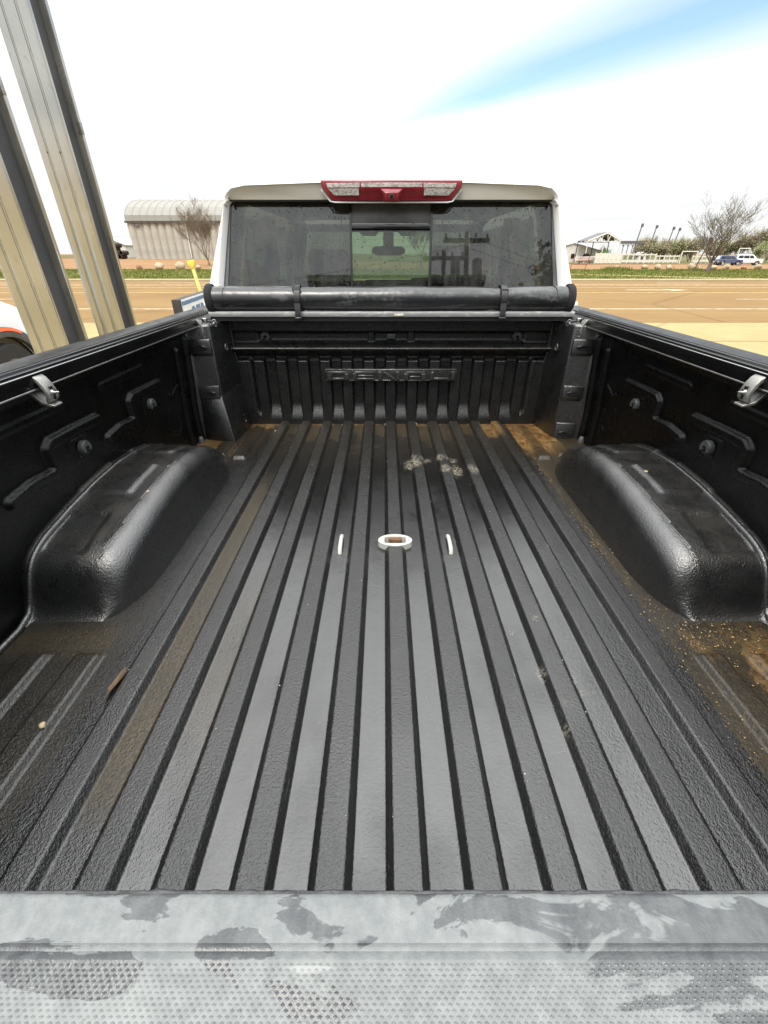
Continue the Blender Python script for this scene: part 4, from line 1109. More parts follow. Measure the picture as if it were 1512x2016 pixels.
# ------------------------------------------------------------------ loose things in the bed
def grit(name, n, fn, smin, smax, mat, label):
    m = MB()
    oct_ = [(1,0,0),(-1,0,0),(0,1,0),(0,-1,0),(0,0,1),(0,0,-.6)]
    of = [(0,2,4),(2,1,4),(1,3,4),(3,0,4),(2,0,5),(1,2,5),(3,1,5),(0,3,5)]
    for i in range(n):
        x_, y_ = fn(i); s_ = smin + (smax-smin)*rng.random()**3
        z_ = Z + float(rib_profile(np.array([x_]))[0] if abs(x_) < .6 else .006) + s_*.45
        q = [rng.uniform(.6, 1.3) for _ in range(6)]; a = rng.uniform(0, 6.28)
        m.add([(x_ + s_*q[k]*(v[0]*math.cos(a)-v[1]*math.sin(a)), y_ + s_*q[k]*(v[0]*math.sin(a)+v[1]*math.cos(a)), z_ + s_*q[k]*.7*v[2]) for k, v in enumerate(oct_)], of)
    return tag(m.build(name, mat), label, 'grit', kind='stuff')
def f_front(i):
    k = rng.randint(-5, 4); return ((k+.5)*PITCH + rng.gauss(0, .014), 2.155 - abs(rng.gauss(0, .012)))
grit('grit_line', 420, f_front, .0010, .0035, 'grit_pale', 'pale grit gathered along the foot of the front wall')
def f_right(i):
    u = rng.random()
    if u < .45: return (rng.uniform(.595, .635), rng.uniform(1.0, 2.1))
    if u < .75: return (rng.uniform(.62, .80), rng.uniform(1.78, 2.13))
    return (rng.uniform(.60, .66), rng.uniform(.25, 1.1))
grit('sand', 900, f_right, .0007, .0023, 'grit', 'golden sand along the right side of the bed floor')
def f_rr(i): return (min(.90, .66 + abs(rng.gauss(0, .12))), .70 + rng.gauss(0, .045))
grit('sand', 280, f_rr, .0008, .0026, 'grit', 'golden sand spilled behind the right wheel well')
def f_all(i): return (rng.uniform(-.58, .58), rng.uniform(.3, 2.1))
grit('grit_fleck', 260, f_all, .0005, .0015, 'grit_pale', 'scattered pale flecks over the ribbed floor')
def f_left(i): return (rng.uniform(-.86, -.68), rng.uniform(1.72, 1.90))
grit('grit_fleck', 200, f_left, .0007, .0024, 'grit', 'grit in the front left corner by the gusset')
# dry leaf fragment
lf = MB(); L = [(-.620, .598), (-.612, .585), (-.600, .575), (-.594, .555), (-.599, .540), (-.592, .520), (-.600, .505), (-.607, .470), (-.612, .505), (-.618, .530), (-.622, .560)]
L = [(-.592-.45*(a+.605), .575+(b-.54)*.7) for a, b in L]
zz = [Z+.0125 + .003*math.sin(i*1.7) for i in range(len(L))]
lf.add([(a, b, z_) for (a, b), z_ in zip(L, zz)] + [(a, b, z_-.0012) for (a, b), z_ in zip(L, zz)], [tuple(range(len(L))), tuple(range(2*len(L)-1, len(L)-1, -1))] + [(i, (i+1) % len(L), (i+1) % len(L)+len(L), i+len(L)) for i in range(len(L))])
tag(lf.build('leaf', 'dry_leaf'), 'brown dry leaf scrap on the left floor seam', 'leaf')
def rock_mesh(name, r, seed, n=2, sq=(1, 1, .7), rough=.25):
    bm = bmesh.new(); bmesh.ops.create_icosphere(bm, subdivisions=n, radius=r); rr_ = random.Random(seed)
    offs = [Vector((rr_.uniform(-1,1), rr_.uniform(-1,1), rr_.uniform(-1,1))).normalized() for _ in range(9)]
    for v in bm.verts:
        d = v.co.normalized(); k = 1.0
        for o in offs: k -= rough*max(0, d.dot(o)-.55)*1.1
        v.co = Vector((v.co.x*sq[0], v.co.y*sq[1], v.co.z*sq[2]))*(k + rr_.uniform(-.04, .04))
    me = bpy.data.meshes.new(name); bm.to_mesh(me); bm.free(); return me
def pebble(x, y, z, r, lab):
    o = link('pebble', rock_mesh('pebble', r, int(abs(x)*1000)), 'pebble', smooth=50); o.location = (x, y, z); return tag(o, lab, 'pebble')
pebble(-.700, 1.06, Z+.199, .0055, 'small pale pebble on the left wheel well')
pebble(.752, 1.16, Z+.214, .0055, 'small yellowish pebble on the right wheel well')
pebble(-.668, .475, Z+.022, .0075, 'pale mud lump on the rear left floor bar')
pebble(-.575, 2.03, Z+.018, .005, 'tan pebble near the front left of the bed floor')

# ------------------------------------------------------------------ steel columns beside the truck
def column(x, y, wd, dp, label):
    r_ = root('steel_column', (x, y, 0), label, 'column', 'steel canopy columns')
    m = MB(); h = 7.5
    # front flange face with two pressed pairs of grooves
    xs_ = []
    prof = []
    g = .006
    for a in (0, .235, .26, .268, .60, .625, .633, .90, 1.0):
        pass
    P_ = [(0, 0), (.22, 0), (.225, g), (.24, g), (.245, 0), (.27, 0), (.274, g*.7), (.282, g*.7), (.286, 0), (.62, 0), (.625, g), (.64, g), (.645, 0), (.675, 0), (.68, g*.7), (.688, g*.7), (.692, 0), (1, 0), (1, .028), (0, .028)]
    m.prism([(x + a*wd, y + b) for a, b in P_], 0, h, 'z'); m.build('front_flange', 'galvanised', r_, bevel=.003)
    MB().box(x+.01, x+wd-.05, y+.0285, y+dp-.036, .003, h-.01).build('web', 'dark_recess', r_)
    MB().box(x, x+wd+.004, y+dp-.035, y+dp, 0, h).build('rear_flange', 'galvanised', r_, bevel=.004)
    b = MB()
    for fx in (.232, .632): b.lathe([(.0, -.004), (.005, -.004), (.006, .0)], (x+fx*wd, y-.001, 2.45), 'y', 8)
    b.build('rivet', 'dark_trim', r_)
    MB().box(x+wd-.01, x+wd+.016, y+dp-.05, y+dp-.018, 2.60, 2.68).build('bracket', 'cast_aluminium', r_, bevel=.003)
    MB().box(x-.05, x+wd+.05, y-.06, y+dp+.05, 0.006, .022).build('base_plate', 'grey_steel', r_, bevel=.003)
    return r_
column(-2.67, 3.38, .265, .27, 'nearer galvanised steel column, leftmost beside the truck')
column(-2.79, 4.42, .255, .26, 'farther galvanised steel column, next to the sign')

# service sign and marker post
sg_ = root('service_sign', (-2.44, 5.6, 0), 'white sign box with a blue band and lettering beside the cab', 'sign')
dirv = Vector((-.124, 1, 0)).normalized(); nrm_ = Vector((1, .124, 0)).normalized()
def sp3(t_, z_, off): return Vector((-2.44, 5.6, 0)) + dirv*t_ + nrm_*off + Vector((0, 0, z_))
def signquad(t0, t1, z0, z1, o0, o1):
    m = MB(); a = [sp3(t, z, o) for o in (o0, o1) for t, z in ((t0, z0), (t1, z0), (t1, z1), (t0, z1))]
    m.add(a, [(0,1,2,3), (7,6,5,4), (0,4,5,1), (1,5,6,2), (2,6,7,3), (3,7,4,0)]); return m
signquad(0, 2.9, .55, 1.29, -.10, 0).build('case', 'sign_edge', sg_, bevel=.004)
signquad(.03, 2.87, .58, 1.285, .0, .006).build('face', 'sign_white', sg_)
signquad(.03, 2.87, 1.222, 1.265, .006, .009).build('band', 'sign_blue', sg_)
fc = bpy.data.curves.new('lettering', 'FONT'); fc.body = 'SERVICE'; fc.size = .40; fc.extrude = .003; fc.space_character = 1.05
fo = bpy.data.objects.new('tmp', fc); COL.objects.link(fo); bpy.context.view_layer.update()
me = bpy.data.meshes.new_from_object(fo); bpy.data.objects.remove(fo)
for v in me.vertices:
    p = sp3(.36 + v.co.x*1.2, .905 + v.co.y, .011 + v.co.z); v.co = p
lt = link('lettering', me, 'sign_blue', sg_)
for t_ in (.25, 2.6): MB().tube([sp3(t_, 0, -.05), sp3(t_, .56, -.05)], .035, 8).build('post', 'sign_edge', sg_, smooth=40)
mk = root('marker_post', (-3.0, 8.2, 0), 'leaning yellow plastic marker post behind the roll of the bed cover', 'marker post')
a = Vector((-2.99, 8.2, 0)); b = Vector((-3.235, 8.2, 1.63)); ax = (b-a).normalized()
MB().prism([(-.026, -.012), (.026, -.012), (.026, .012), (-.026, .012)], 0, 1.62, 'z').build('stake', 'yellow_weathered', mk, bevel=.005)
hp = [(-.026, 0), (.026, 0), (.034, .03), (.062, .075), (.062, .12), (-.058, .12), (-.058, .075), (-.030, .03)]
MB().prism(hp, -.018, .018, 'y').build('head', 'yellow_plastic', mk, bevel=.006)
qr = Vector((0,0,1)).rotation_difference(ax)
for ch in mk.children:
    ch.matrix_parent_inverse = Matrix.Identity(4)
    ch.rotation_mode = 'QUATERNION'; ch.rotation_quaternion = qr
    off = a - Vector(mk.location); ch.location = off if ch.name.startswith('stake') else off + ax*1.56

# ------------------------------------------------------------------ vehicles
def wheel_at(par, x, y, r, wd, rimr=.62):
    wv = MB().lathe([(r*.6, -wd/2), (r*.94, -wd/2), (r, -wd*.36), (r, wd*.36), (r*.94, wd/2), (r*.6, wd/2), (r*.6, -wd/2)], (x, y, r), 'x', 26).build('wheel', 'tyre', par, smooth=35, local=True)
    MB().lathe([(0, wd*.30), (r*.16, wd*.34), (r*.2, wd*.24), (r*.56, wd*.34), (r*.62, wd*.5), (r*.62, -wd*.5), (r*.56, -wd*.34), (r*.2, -wd*.24), (r*.16, -wd*.34), (0, -wd*.30)], (x, y, r), 'x', 20).build('rim', 'rim', wv, smooth=35, local=True)
def suv(label, paint, loc, rz, L=4.5, W=1.85, H=1.7, hood=.29, nose=.85, group=None, rack=False, dark_front=False):
    r_ = root('parked_car', loc, label, 'car', group, rz)
    hl = L/2; belt = H*.60; sill = .32; wr = .36
    hy = hl - L*hood
    def loft(prof, wfun, name, mat, sm=35):
        m = MB(); n = len(prof)
        m.add([(-wfun(z), y, z) for y, z in prof] + [(wfun(z), y, z) for y, z in prof], [tuple(range(n)), tuple(range(2*n-1, n-1, -1))] + [(i, i+n, (i+1) % n+n, (i+1) % n) for i in range(n)])
        return m.build(name, mat, r_, smooth=sm, local=True, bevel=.05, seg=3)
    wl = lambda z: W/2 - .06*max(0, (sill+.25-z)) - .02
    arch = lambda cy: [(cy + (wr+.06)*math.cos(a), .36 + (wr+.06)*math.sin(a)) for a in np.linspace(R(170), R(10), 9)]
    fy, ry = hl - L*.19, -hl + L*.20
    low = [(-hl, .45), (-hl+.03, sill)] + arch(ry) + arch(fy) + [(hl-.05, sill), (hl, .48), (hl, nose*.86), (hl-.08, nose), (hy+.05, belt+.02), (-hl+.10, belt+.04), (-hl, belt-.12)]
    body = loft(low, wl, 'body', paint)
    wu = lambda z: W/2 - .05 - .16*max(0, (z-belt)/(H-belt))
    up = [(-hl+.08, belt), (-hl+.28, H-.06), (-hl+.50, H), (hy-.75, H-.01), (hy-.55, H-.06), (hy+.12, belt)]
    cabn = loft(up, wu, 'cabin', paint)
    # side windows, split by pillars
    spans = [(-hl+.32, -hl+L*.26), (-hl+L*.275, -hl+L*.47), (-hl+L*.485, hy-.30)]
    for sg in (-1, 1):
        for i, (y0, y1) in enumerate(spans):
            z0, z1 = belt+.06, H-.13
            top1 = y1 - (.36 if i == 2 else 0); top0 = y0 + (.14 if i == 0 else 0)
            q = MB(); q.add([(sg*(wu(z0)+.012), y0, z0), (sg*(wu(z0)+.012), y1, z0), (sg*(wu(z1)+.012), top1, z1), (sg*(wu(z1)+.012), top0, z1)], [(0,1,2,3)])
            q.build('window', 'car_glass', cabn, local=True)
    q = MB(); zf = H-.10; q.add([(-wu(belt)+.10, hy+.115, belt+.06), (wu(belt)-.10, hy+.115, belt+.06), (wu(zf)-.10, hy-.49, zf), (-wu(zf)+.10, hy-.49, zf)], [(0,1,2,3)]); q.build('windscreen', 'car_glass', cabn, local=True)
    q = MB(); q.add([(-wu(belt)+.12, -hl+.075, belt+.08), (wu(belt)-.12, -hl+.075, belt+.08), (wu(zf)-.12, -hl+.245, zf), (-wu(zf)+.12, -hl+.245, zf)], [(0,1,2,3)]); q.build('rear_glass', 'car_glass', cabn, local=True)
    for sg in (-1, 1):
        for cy in (fy, ry): wheel_at(r_, sg*(W/2-.13), cy, wr, .22)
        MB().box(sg*(W/2-.42), sg*(W/2-.10), hl-.06, hl+.012, nose*.68, nose*.84).build('headlight', 'clear_lens', body, bevel=.02, local=True)
        MB().box(sg*(W/2-.24), sg*(W/2-.07), -hl-.012, -hl+.05, belt-.34, belt-.10).build('tail_light', 'red_plastic', body, bevel=.02, local=True)
        MB().box(sg*(W/2-.02), sg*(W/2+.15), hy-.28, hy-.20, belt+.02, belt+.17).build('mirror', paint, body, bevel=.03, local=True)
    MB().box(-W/2+.44, W/2-.44, hl-.04, hl+.018, nose*.5, nose*.82).build('grille', 'gloss_black', body, bevel=.02, local=True)
    MB().box(-W/2+.05, W/2-.05, hl-.06, hl+.03, sill+.02, nose*.46).build('bumper', 'cladding' if not dark_front else 'gloss_black', body, bevel=.03, local=True)
    if rack:
        q = MB()
        for sg in (-1, 1): q.tube([(sg*.6, -hl+.5, H+.05), (sg*.6, hy-.9, H+.05)], .02, 6)
        for y_ in np.linspace(-hl+.55, hy-.95, 4): q.tube([(-.6, y_, H+.05), (.6, y_, H+.05)], .02, 6)
        q.build('roof_rack', 'dark_trim', r_, local=True)
    return r_
def gz(x, y): return float(ter(x, y))
suv('dark blue car parked across the road beside a white one', 'car_blue', (66.0, 95.0, gz(66.0, 95.0)), R(-97), 4.4, 1.8, 1.62, .27, .92, 'cars in the far lot')
suv('white boxy car with a roof rack parked behind the bare tree', 'car_white', (70.0, 95.5, gz(70.0, 95.5)), R(-110), 4.5, 1.9, 1.78, .26, 1.02, 'cars in the far lot', rack=True, dark_front=True)
# flat trailer beside the blue car
tr_ = root('trailer', (62.9, 94.0, gz(62.9, 94)), 'low flat trailer with two small wheels left of the blue car', 'trailer')
MB().box(61.3, 63.9, 93.2, 94.9, gz(62.9,94)+.52, gz(62.9,94)+.60).build('deck', 'white_steel', tr_)
for k in (62.4, 63.25):
    MB().lathe([(.12, -.1), (.32, -.1), (.34, 0), (.32, .1), (.12, .1)], (k, 93.1, gz(62.9,94)+.34), 'y', 18).build('wheel', 'tyre', tr_, smooth=40)
MB().tube([(61.3, 94, gz(62.9,94)+.55), (59.9, 94, gz(62.9,94)+.5)], .06, 6).build('drawbar', 'grey_steel', tr_)

# white vehicle at the left edge: bonnet, flare with marker lamp, wheel
def neighbour():
    fx = -4.78
    r_ = root('parked_car', (fx-.95, 4.6, 0), 'white vehicle with dark wheel arch trim and orange marker lamp at the left edge', 'car')
    W = 1.95
    x1, x0 = fx, fx - W
    prof = [(2.1, .45), (2.1, 1.35)]
    st = [(1.9, 1.30), (2.6, 1.36), (4.6, 1.42), (5.3, 1.40), (5.66, 1.365), (5.86, 1.305), (6.10, 1.21), (6.35, 1.08), (6.48, .93), (6.5, .62)]
    m = MB(); vs = []
    for y_, z_ in st:
        vs += [(x1, y_, .45), (x1, y_, z_-.14), (x1-.05, y_, z_-.03), (x1-.16, y_, z_), (x0+.16, y_, z_), (x0+.05, y_, z_-.03), (x0, y_, z_-.14), (x0, y_, .45)]
    n = 8; m.add(vs, [(i*n+k, i*n+k+1, (i+1)*n+k+1, (i+1)*n+k) for i in range(len(st)-1) for k in range(n-1)] + [tuple(range(n)), tuple((len(st)-1)*n+k for k in range(n))])
    m.build('body', 'car_white', r_, smooth=40)
    # flat black disc painted as the arch opening's shade, then flare and lamp
    cy, cz = 5.62, .42
    fl = MB(); vs = []; N_ = 22
    for k in range(N_+1):
        a = R(-10) + R(200)*k/N_
        for rr_, ox in ((.565, .006), (.565, .055), (.50, .075), (.455, .070), (.455, .0)):
            vs.append((fx+ox, cy + rr_*math.cos(a)*1.08, cz + rr_*math.sin(a)))
    n = 5; fl.add(vs, [(i*n+k, i*n+k+1, (i+1)*n+k+1, (i+1)*n+k) for i in range(N_) for k in range(n-1)])
    f_ = fl.build('wheel_arch_trim', 'cladding', r_, smooth=40)
    la = MB(); vs = []
    for k in range(9):
        a = R(60) + R(34)*k/8
        for rr_, ox in ((.560, .056), (.560, .066), (.522, .078), (.522, .060)): vs.append((fx+ox, cy + rr_*math.cos(a)*1.08, cz + rr_*math.sin(a)))
    la.add(vs, [(i*4+k, i*4+k+1, (i+1)*4+k+1, (i+1)*4+k) for i in range(8) for k in range(3)] + [(0,1,2,3), (32,33,34,35)])
    la.build('marker_lamp', 'orange_lens', f_, smooth=40)
    MB().lathe([(0, .0), (.46, .0), (.46, .012)], (fx+.002, cy, cz), 'x', 30).build('arch_shade_disc', 'gloss_black', r_)
    wv = MB().lathe([(.22, -.12), (.38, -.12), (.40, -.08), (.40, .05), (.38, .09), (.22, .09)], (fx-.02, cy, .40), 'x', 30).build('wheel', 'tyre', r_, smooth=35)
    MB().lathe([(0, .05), (.05, .06), (.2, .03), (.23, .08)], (fx-.02, cy, .40), 'x', 24).build('rim', 'rim', wv, smooth=35)
    q = MB(); q.prism([(2.2, 1.38), (2.5, 1.85), (3.9, 1.85), (4.6, 1.42)], x0+.12, x1-.12, 'x'); cbn = q.build('cabin', 'car_white', r_, bevel=.06, seg=3)
    for a, b in ((2.55, 3.15), (3.22, 3.95)):
        q = MB(); q.add([(x1-.112, a, 1.46), (x1-.112, b+.25*(b > 3.5), 1.46), (x1-.112, b-.1, 1.78), (x1-.112, a+.08, 1.78)], [(0,1,2,3)]); q.build('window', 'car_glass', cbn)
    MB().box(x0+.2, x1-.2, 6.42, 6.53, .60, .85).build('grille', 'gloss_black', r_, bevel=.02)
    MB().box(x1-.35, x1-.06, 6.34, 6.49, .86, .98).build('headlight', 'clear_lens', r_, bevel=.03)
    MB().box(x0+.06, x0+.35, 6.34, 6.49, .86, .98).build('headlight', 'clear_lens', r_, bevel=.03)
neighbour()

# ------------------------------------------------------------------ barn
def barn():
    x0, x1, y0 = -42.5, -18.0, 85.0; g = gz(-40, 85)
    eave = g + 5.35; half = 8.5; rise = 3.45
    r_ = root('barn', ((x0+x1)/2, y0, g), 'pale corrugated metal barn with a rounded roof across the road', 'barn')
    n = 20; pw = (x1-x0)/n
    # one corrugated wall panel, shared
    prof = []
    for k in range(15):
        t_ = k/14; prof.append((t_*pw, -.30*math.sin(math.pi*t_)**.8))
    m = MB(); L = len(prof)
    m.add([(a, b, 0) for a, b in prof] + [(a, b, 5.35) for a, b in prof] + [(pw, .15, 0), (0, .15, 0), (pw, .15, 5.35), (0, .15, 5.35)],
          [(k, k+1, L+k+1, L+k) for k in range(L-1)] + [(2*L, 2*L+1, 2*L+3, 2*L+2)])
    pm = m.mesh('wall_panel'); pm.materials.append(MATS['barn_wall'])
    for p in pm.polygons: p.use_smooth = True
    # curved roof panel
    m = MB(); vs = []; A = 16
    for k in range(A+1):
        a = math.pi*k/A; yy = half - (half+.35)*math.cos(a); zz = rise*math.sin(a)**.9 if 0 < k < A else 0
        vs += [(0, yy, zz+.05), (.05, yy, zz+.11), (.11, yy, zz+.11), (.16, yy, zz+.05), (pw-.004, yy, zz+.05)]
    m.add(vs, [(i*5+k, i*5+k+1, (i+1)*5+k+1, (i+1)*5+k) for i in range(A) for k in range(4)])
    rm = m.mesh('roof_panel'); rm.materials.append(MATS['barn_roof'])
    for i in range(n):
        o = link('wall_panel', pm, None, r_); o.location = (x0+i*pw, y0, g)
        o = link('roof_panel', rm, None, r_); o.location = (x0+i*pw, y0, eave)
    MB().box(x0-.1, x1+.1, y0-.52, y0-.32, eave-.22, eave+.05).build('eave_trim', 'dark_trim', r_)
    MB().box(x0, x1, y0-.2, y0+.2, g-.4, g+.06).build('footing', 'kerb_concrete', r_)
    for xx in (x0, x1):
        e = MB(); poly = [(y0+.2, g)] + [(y0 + half - half*math.cos(math.pi*k/16), eave + (rise*math.sin(math.pi*k/16)**.9 if 0 < k < 16 else 0)) for k in range(17)] + [(y0+2*half-.2, g)]
        e.prism(poly, xx-.05 if xx > -30 else xx+.02, xx if xx > -30 else xx+.07, 'x'); e.build('end_wall', 'barn_wall', r_)
    b = MB().box(x0, x1, y0+2*half-.1, y0+2*half, g, eave); b.build('rear_wall', 'barn_wall', r_)
    for k in (7,):
        MB().box(x0+k*pw+pw*.9, x0+k*pw+pw*1.02, y0-.36, y0-.1, g+.1, eave-.3).build('joint_strip', 'white_siding', r_)
    MB().box(x0+2.2*pw, x0+18*pw, y0+1.0, y0+1.12, eave+1.35, eave+1.5).build('roof_seam', 'dark_trim', r_)
    for kx in (1, 8): MB().box(x0+kx*pw+.2, x0+kx*pw+.9, y0-.55, y0-.3, eave-.75, eave-.45).build('wall_lamp', 'grey_steel', r_)
barn()

# ------------------------------------------------------------------ trees
def tree(name, label, loc, h, lean=(0, 0), spread=.55, seed=1, r0=None, bark='bark', leaf=None, nleaf=0, lsize=.08, levels=5, fork=.22, group=None, nmain=5, up=.45, cat='tree', thin=1.0, nbr=(3, 4, 4, 5)):
    rr_ = random.Random(seed)
    r_ = root(name, loc, label, cat, group)
    tm = MB(); cm = MB(); tips = []
    LEN = [fork, .36, .25, .16, .10, .06]
    r0 = r0 or h*.028
    def grow(p, d, L, r, lv):
        n = 3 if lv > 1 else 4
        pts = [p]; rad = [r]; dd = d.copy()
        for k in range(n):
            dd = (dd + Vector((rr_.gauss(0, .10), rr_.gauss(0, .10), rr_.gauss(0, .05) + .06*up)) ).normalized()
            pts.append(pts[-1] + dd*L/n); rad.append(max(r*(1 - .62*(k+1)/n), .006*thin))
        (tm if lv <= 2 else cm).tube(pts, rad, 6 if lv <= 1 else (4 if lv == 2 else 3), cap=False)
        if lv >= levels - 1: tips.extend(pts[1:])
        if lv >= levels: return
        nb = nmain if lv == 0 else rr_.choice(nbr)
        for b in range(nb):
            f = rr_.uniform(.35, 1.0) if lv > 0 else rr_.uniform(.55, 1.0)
            if b == 0: f = 1.0
            i = min(int(f*n), n-1); q = pts[i].lerp(pts[i+1], f*n - i)
            a = rr_.uniform(0, 6.28) if lv else (6.28*b/nb + rr_.uniform(-.4, .4))
            side = Vector((math.cos(a), math.sin(a), rr_.uniform(-.1, .35)))
            nd = (dd*(.95 if b else 1.1) + side*spread*(rr_.uniform(.75, 1.35) if b else .35) + Vector((0, 0, up*.5))).normalized()
            grow(q, nd, h*LEN[lv+1]*rr_.uniform(.7, 1.15)*(1.15 if b == 0 else 1), max(rad[i]*rr_.uniform(.5, .72), .007*thin), lv+1)
    d0 = Vector((lean[0], lean[1], 1)).normalized()
    grow(Vector((0, 0, -.1)), d0, h*fork, r0, 0)
    # normalise the height
    allv = tm.v + cm.v; top = max(v[2] for v in allv); k = h/top
    tm.v = [(a*k, b*k, c*k) for a, b, c in tm.v]; cm.v = [(a*k, b*k, c*k) for a, b, c in cm.v]; tips = [t_*k for t_ in tips]
    tk = tm.build('trunk', bark, r_, smooth=60, local=True)
    if leaf:
        lm = MB()
        for i in range(nleaf):
            p = rr_.choice(tips) + Vector((rr_.gauss(0, 1), rr_.gauss(0, 1), rr_.gauss(0, 1)))*lsize*1.6
            a = Vector((rr_.gauss(0,1), rr_.gauss(0,1), rr_.gauss(0,1))).normalized(); b = a.orthogonal().normalized(); s_ = lsize*rr_.uniform(.5, 1.2)
            lm.add([p - a*s_*.5, p + b*s_*.45, p + a*s_*.7, p - b*s_*.45], [(0,1,2,3)])
        me = bpy.data.meshes.new('foliage'); me.from_pydata(lm.v, [], lm.f); link('foliage', me, leaf, r_, local=True)
    me = bpy.data.meshes.new('crown'); me.from_pydata(cm.v, [], cm.f)
    for p in me.polygons: p.use_smooth = True
    link('crown', me, bark, r_, local=True)
    return r_
def T(x, y): return (x, y, gz(x, y))
tree('bare_tree', 'leaning bare tree on the right verge beside a rusty post', T(30.2, 45.8), 6.5, (.14, .0), .95, 8, .24, 'bark', 'leaf_spring', 1500, .07, 5, .20, nmain=7, up=.36, thin=1.25, nbr=(3, 4, 5))
tree('bare_tree', 'leafless reddish tree in front of the barn, beside the cab', T(-21.6, 61), 7.4, (.02, 0), .66, 12, .17, 'bark_pale', 'leaf_olive', 700, .08, 5, .16, nmain=7, up=.45, thin=1.4, nbr=(4, 5, 5))
tree('bare_tree', 'bare tree seen through the rear window of the cab', T(4.6, 62), 6.0, (0, 0), .55, 21, .15, 'bark', 'leaf_spring', 900, .1, 5, .24, nmain=5, thin=2.6)
tree('budding_tree', 'green budding tree seen between the two steel columns', T(-62, 88), 6.8, (0, 0), .7, 33, .2, 'bark', 'leaf_spring', 3000, .18, 5, .16, nmain=6, thin=3)
lin = [(65.6, 128, 5.2), (67.6, 130, 6.0), (69.6, 132, 6.3), (71.8, 129, 5.2), (74.0, 133, 5.8), (75.8, 130, 6.1), (78.0, 132, 5.2), (80.2, 131, 6.0), (82.4, 133, 6.3), (85.0, 130, 5.4), (87.5, 132, 5.6), (90.0, 131, 6.0), (92.4, 130, 6.8), (95.0, 128, 8.0), (97.6, 127, 9.0), (100.5, 126, 9.6)]
ORD = ['first', 'second', 'third', 'fourth', 'fifth', 'sixth', 'seventh', 'eighth', 'ninth', 'tenth']
LBL = [f'{q} hazy budding tree, counted rightward from the open frame shed' for q in ORD] + ['hazy tree seen through the leaning bare tree', 'hazy tree behind the blue car', 'budding tree left of the white car roof rack', 'tall budding tree above the white car', 'taller budding tree next to the right edge', 'tallest budding tree, cut by the right edge of the picture']
for i, (x_, y_, h) in enumerate(lin):
    tree('budding_tree', LBL[i], T(x_, y_), h, (.05, 0), .75, 60+i, .12, 'bark_pale', ('leaf_olive', 'leaf_haze', 'leaf_spring')[i % 3], 2300, .24, 4, .06, group='trees behind the far fence', nmain=8, up=.55, thin=3.2, nbr=(4, 5, 5, 6))
tree('green_bush', 'bright green leafy bush inside the open frame shed', T(52.6, 119), 3.2, (0, 0), .8, 90, .1, 'bark', 'leaf_bright', 2600, .2, 4, .15, nmain=6, cat='bush')
tree('green_bush', 'olive green shrub behind the white car', T(92.5, 122), 4.6, (0, 0), .7, 92, .1, 'bark', 'leaf_spring', 3200, .2, 4, .12, nmain=7, cat='bush')

# boulders on the verge
BL = [(23.8, 52.2, .42, 'small reddish boulder, first right of the red gate', 'stone_red'), (24.7, 52.4, .50, 'flat pale boulder, second right of the red gate', 'stone'),
      (27.5, 52.0, .62, 'pale boulder left of the verge centre, third from the gate', 'stone'), (28.8, 51.9, .66, 'broad pale boulder, fourth from the gate', 'stone'), (30.2, 52.3, .62, 'rounded pale boulder, fifth from the gate', 'stone'),
      (32.6, 52.2, .80, 'tall tilted boulder just left of the rusty post', 'stone'), (33.7, 52.6, .45, 'low boulder between rusty post and tree trunk', 'stone'), (35.0, 52.3, .62, 'pale boulder just right of the leaning tree trunk', 'stone'), (36.2, 52.1, .62, 'second pale boulder right of the leaning tree', 'stone'),
      (38.2, 52.3, .48, 'small reddish boulder below the white car', 'stone_red'), (39.5, 52.0, .70, 'low wide boulder near the right edge', 'stone'),
      (-26.1, 52.4, .62, 'dark low boulder right of the second column', 'stone_red'), (-23.8, 52.2, .85, 'wide low pale boulder in front of the barn', 'stone'), (-21.8, 52.6, .95, 'tall pale boulder left of the yellow marker', 'stone'), (-19.7, 52.2, .58, 'boulder just right of the yellow marker', 'stone')]
for i, (x_, y_, s_, lab, mt) in enumerate(BL):
    o = link('boulder', rock_mesh('boulder', s_*.62, 200+i, 3, (1, .9, .78), .32), mt, smooth=45)
    o.location = (x_, y_, gz(x_, y_) + s_*.30); o.rotation_euler = (0, 0, i*1.3); tag(o, lab, 'boulder', 'boulders along the verge')

# rusty post, red gate
o = root('signpost', T(29.1, 46.2), 'leaning rusty post with a small plate beside the bare tree', 'signpost')
g = gz(29.1, 46.2); MB().tube([(29.1, 46.2, g-.1), (29.75, 46.2, g+2.65)], .05, 6).build('post', 'rust_post', o, smooth=40)
MB().box(29.55, 29.95, 46.1, 46.16, g+2.25, g+2.75).build('plate', 'rust_post', o)
o = root('gate', T(20.8, 53), 'low red pipe gate at the left end of the right verge', 'gate'); g = gz(20.8, 53)
for x_ in (20.15, 21.75): MB().tube([(x_-.15, 53, g-.05), (x_+.15, 53, g+1.25)], .04, 6).build('post', 'red_pipe', o)
for z_ in (.45, .8, 1.05): MB().tube([(20.3, 53, g+z_), (21.8, 53, g+z_)], .025, 6).build('rail', 'red_pipe', o)

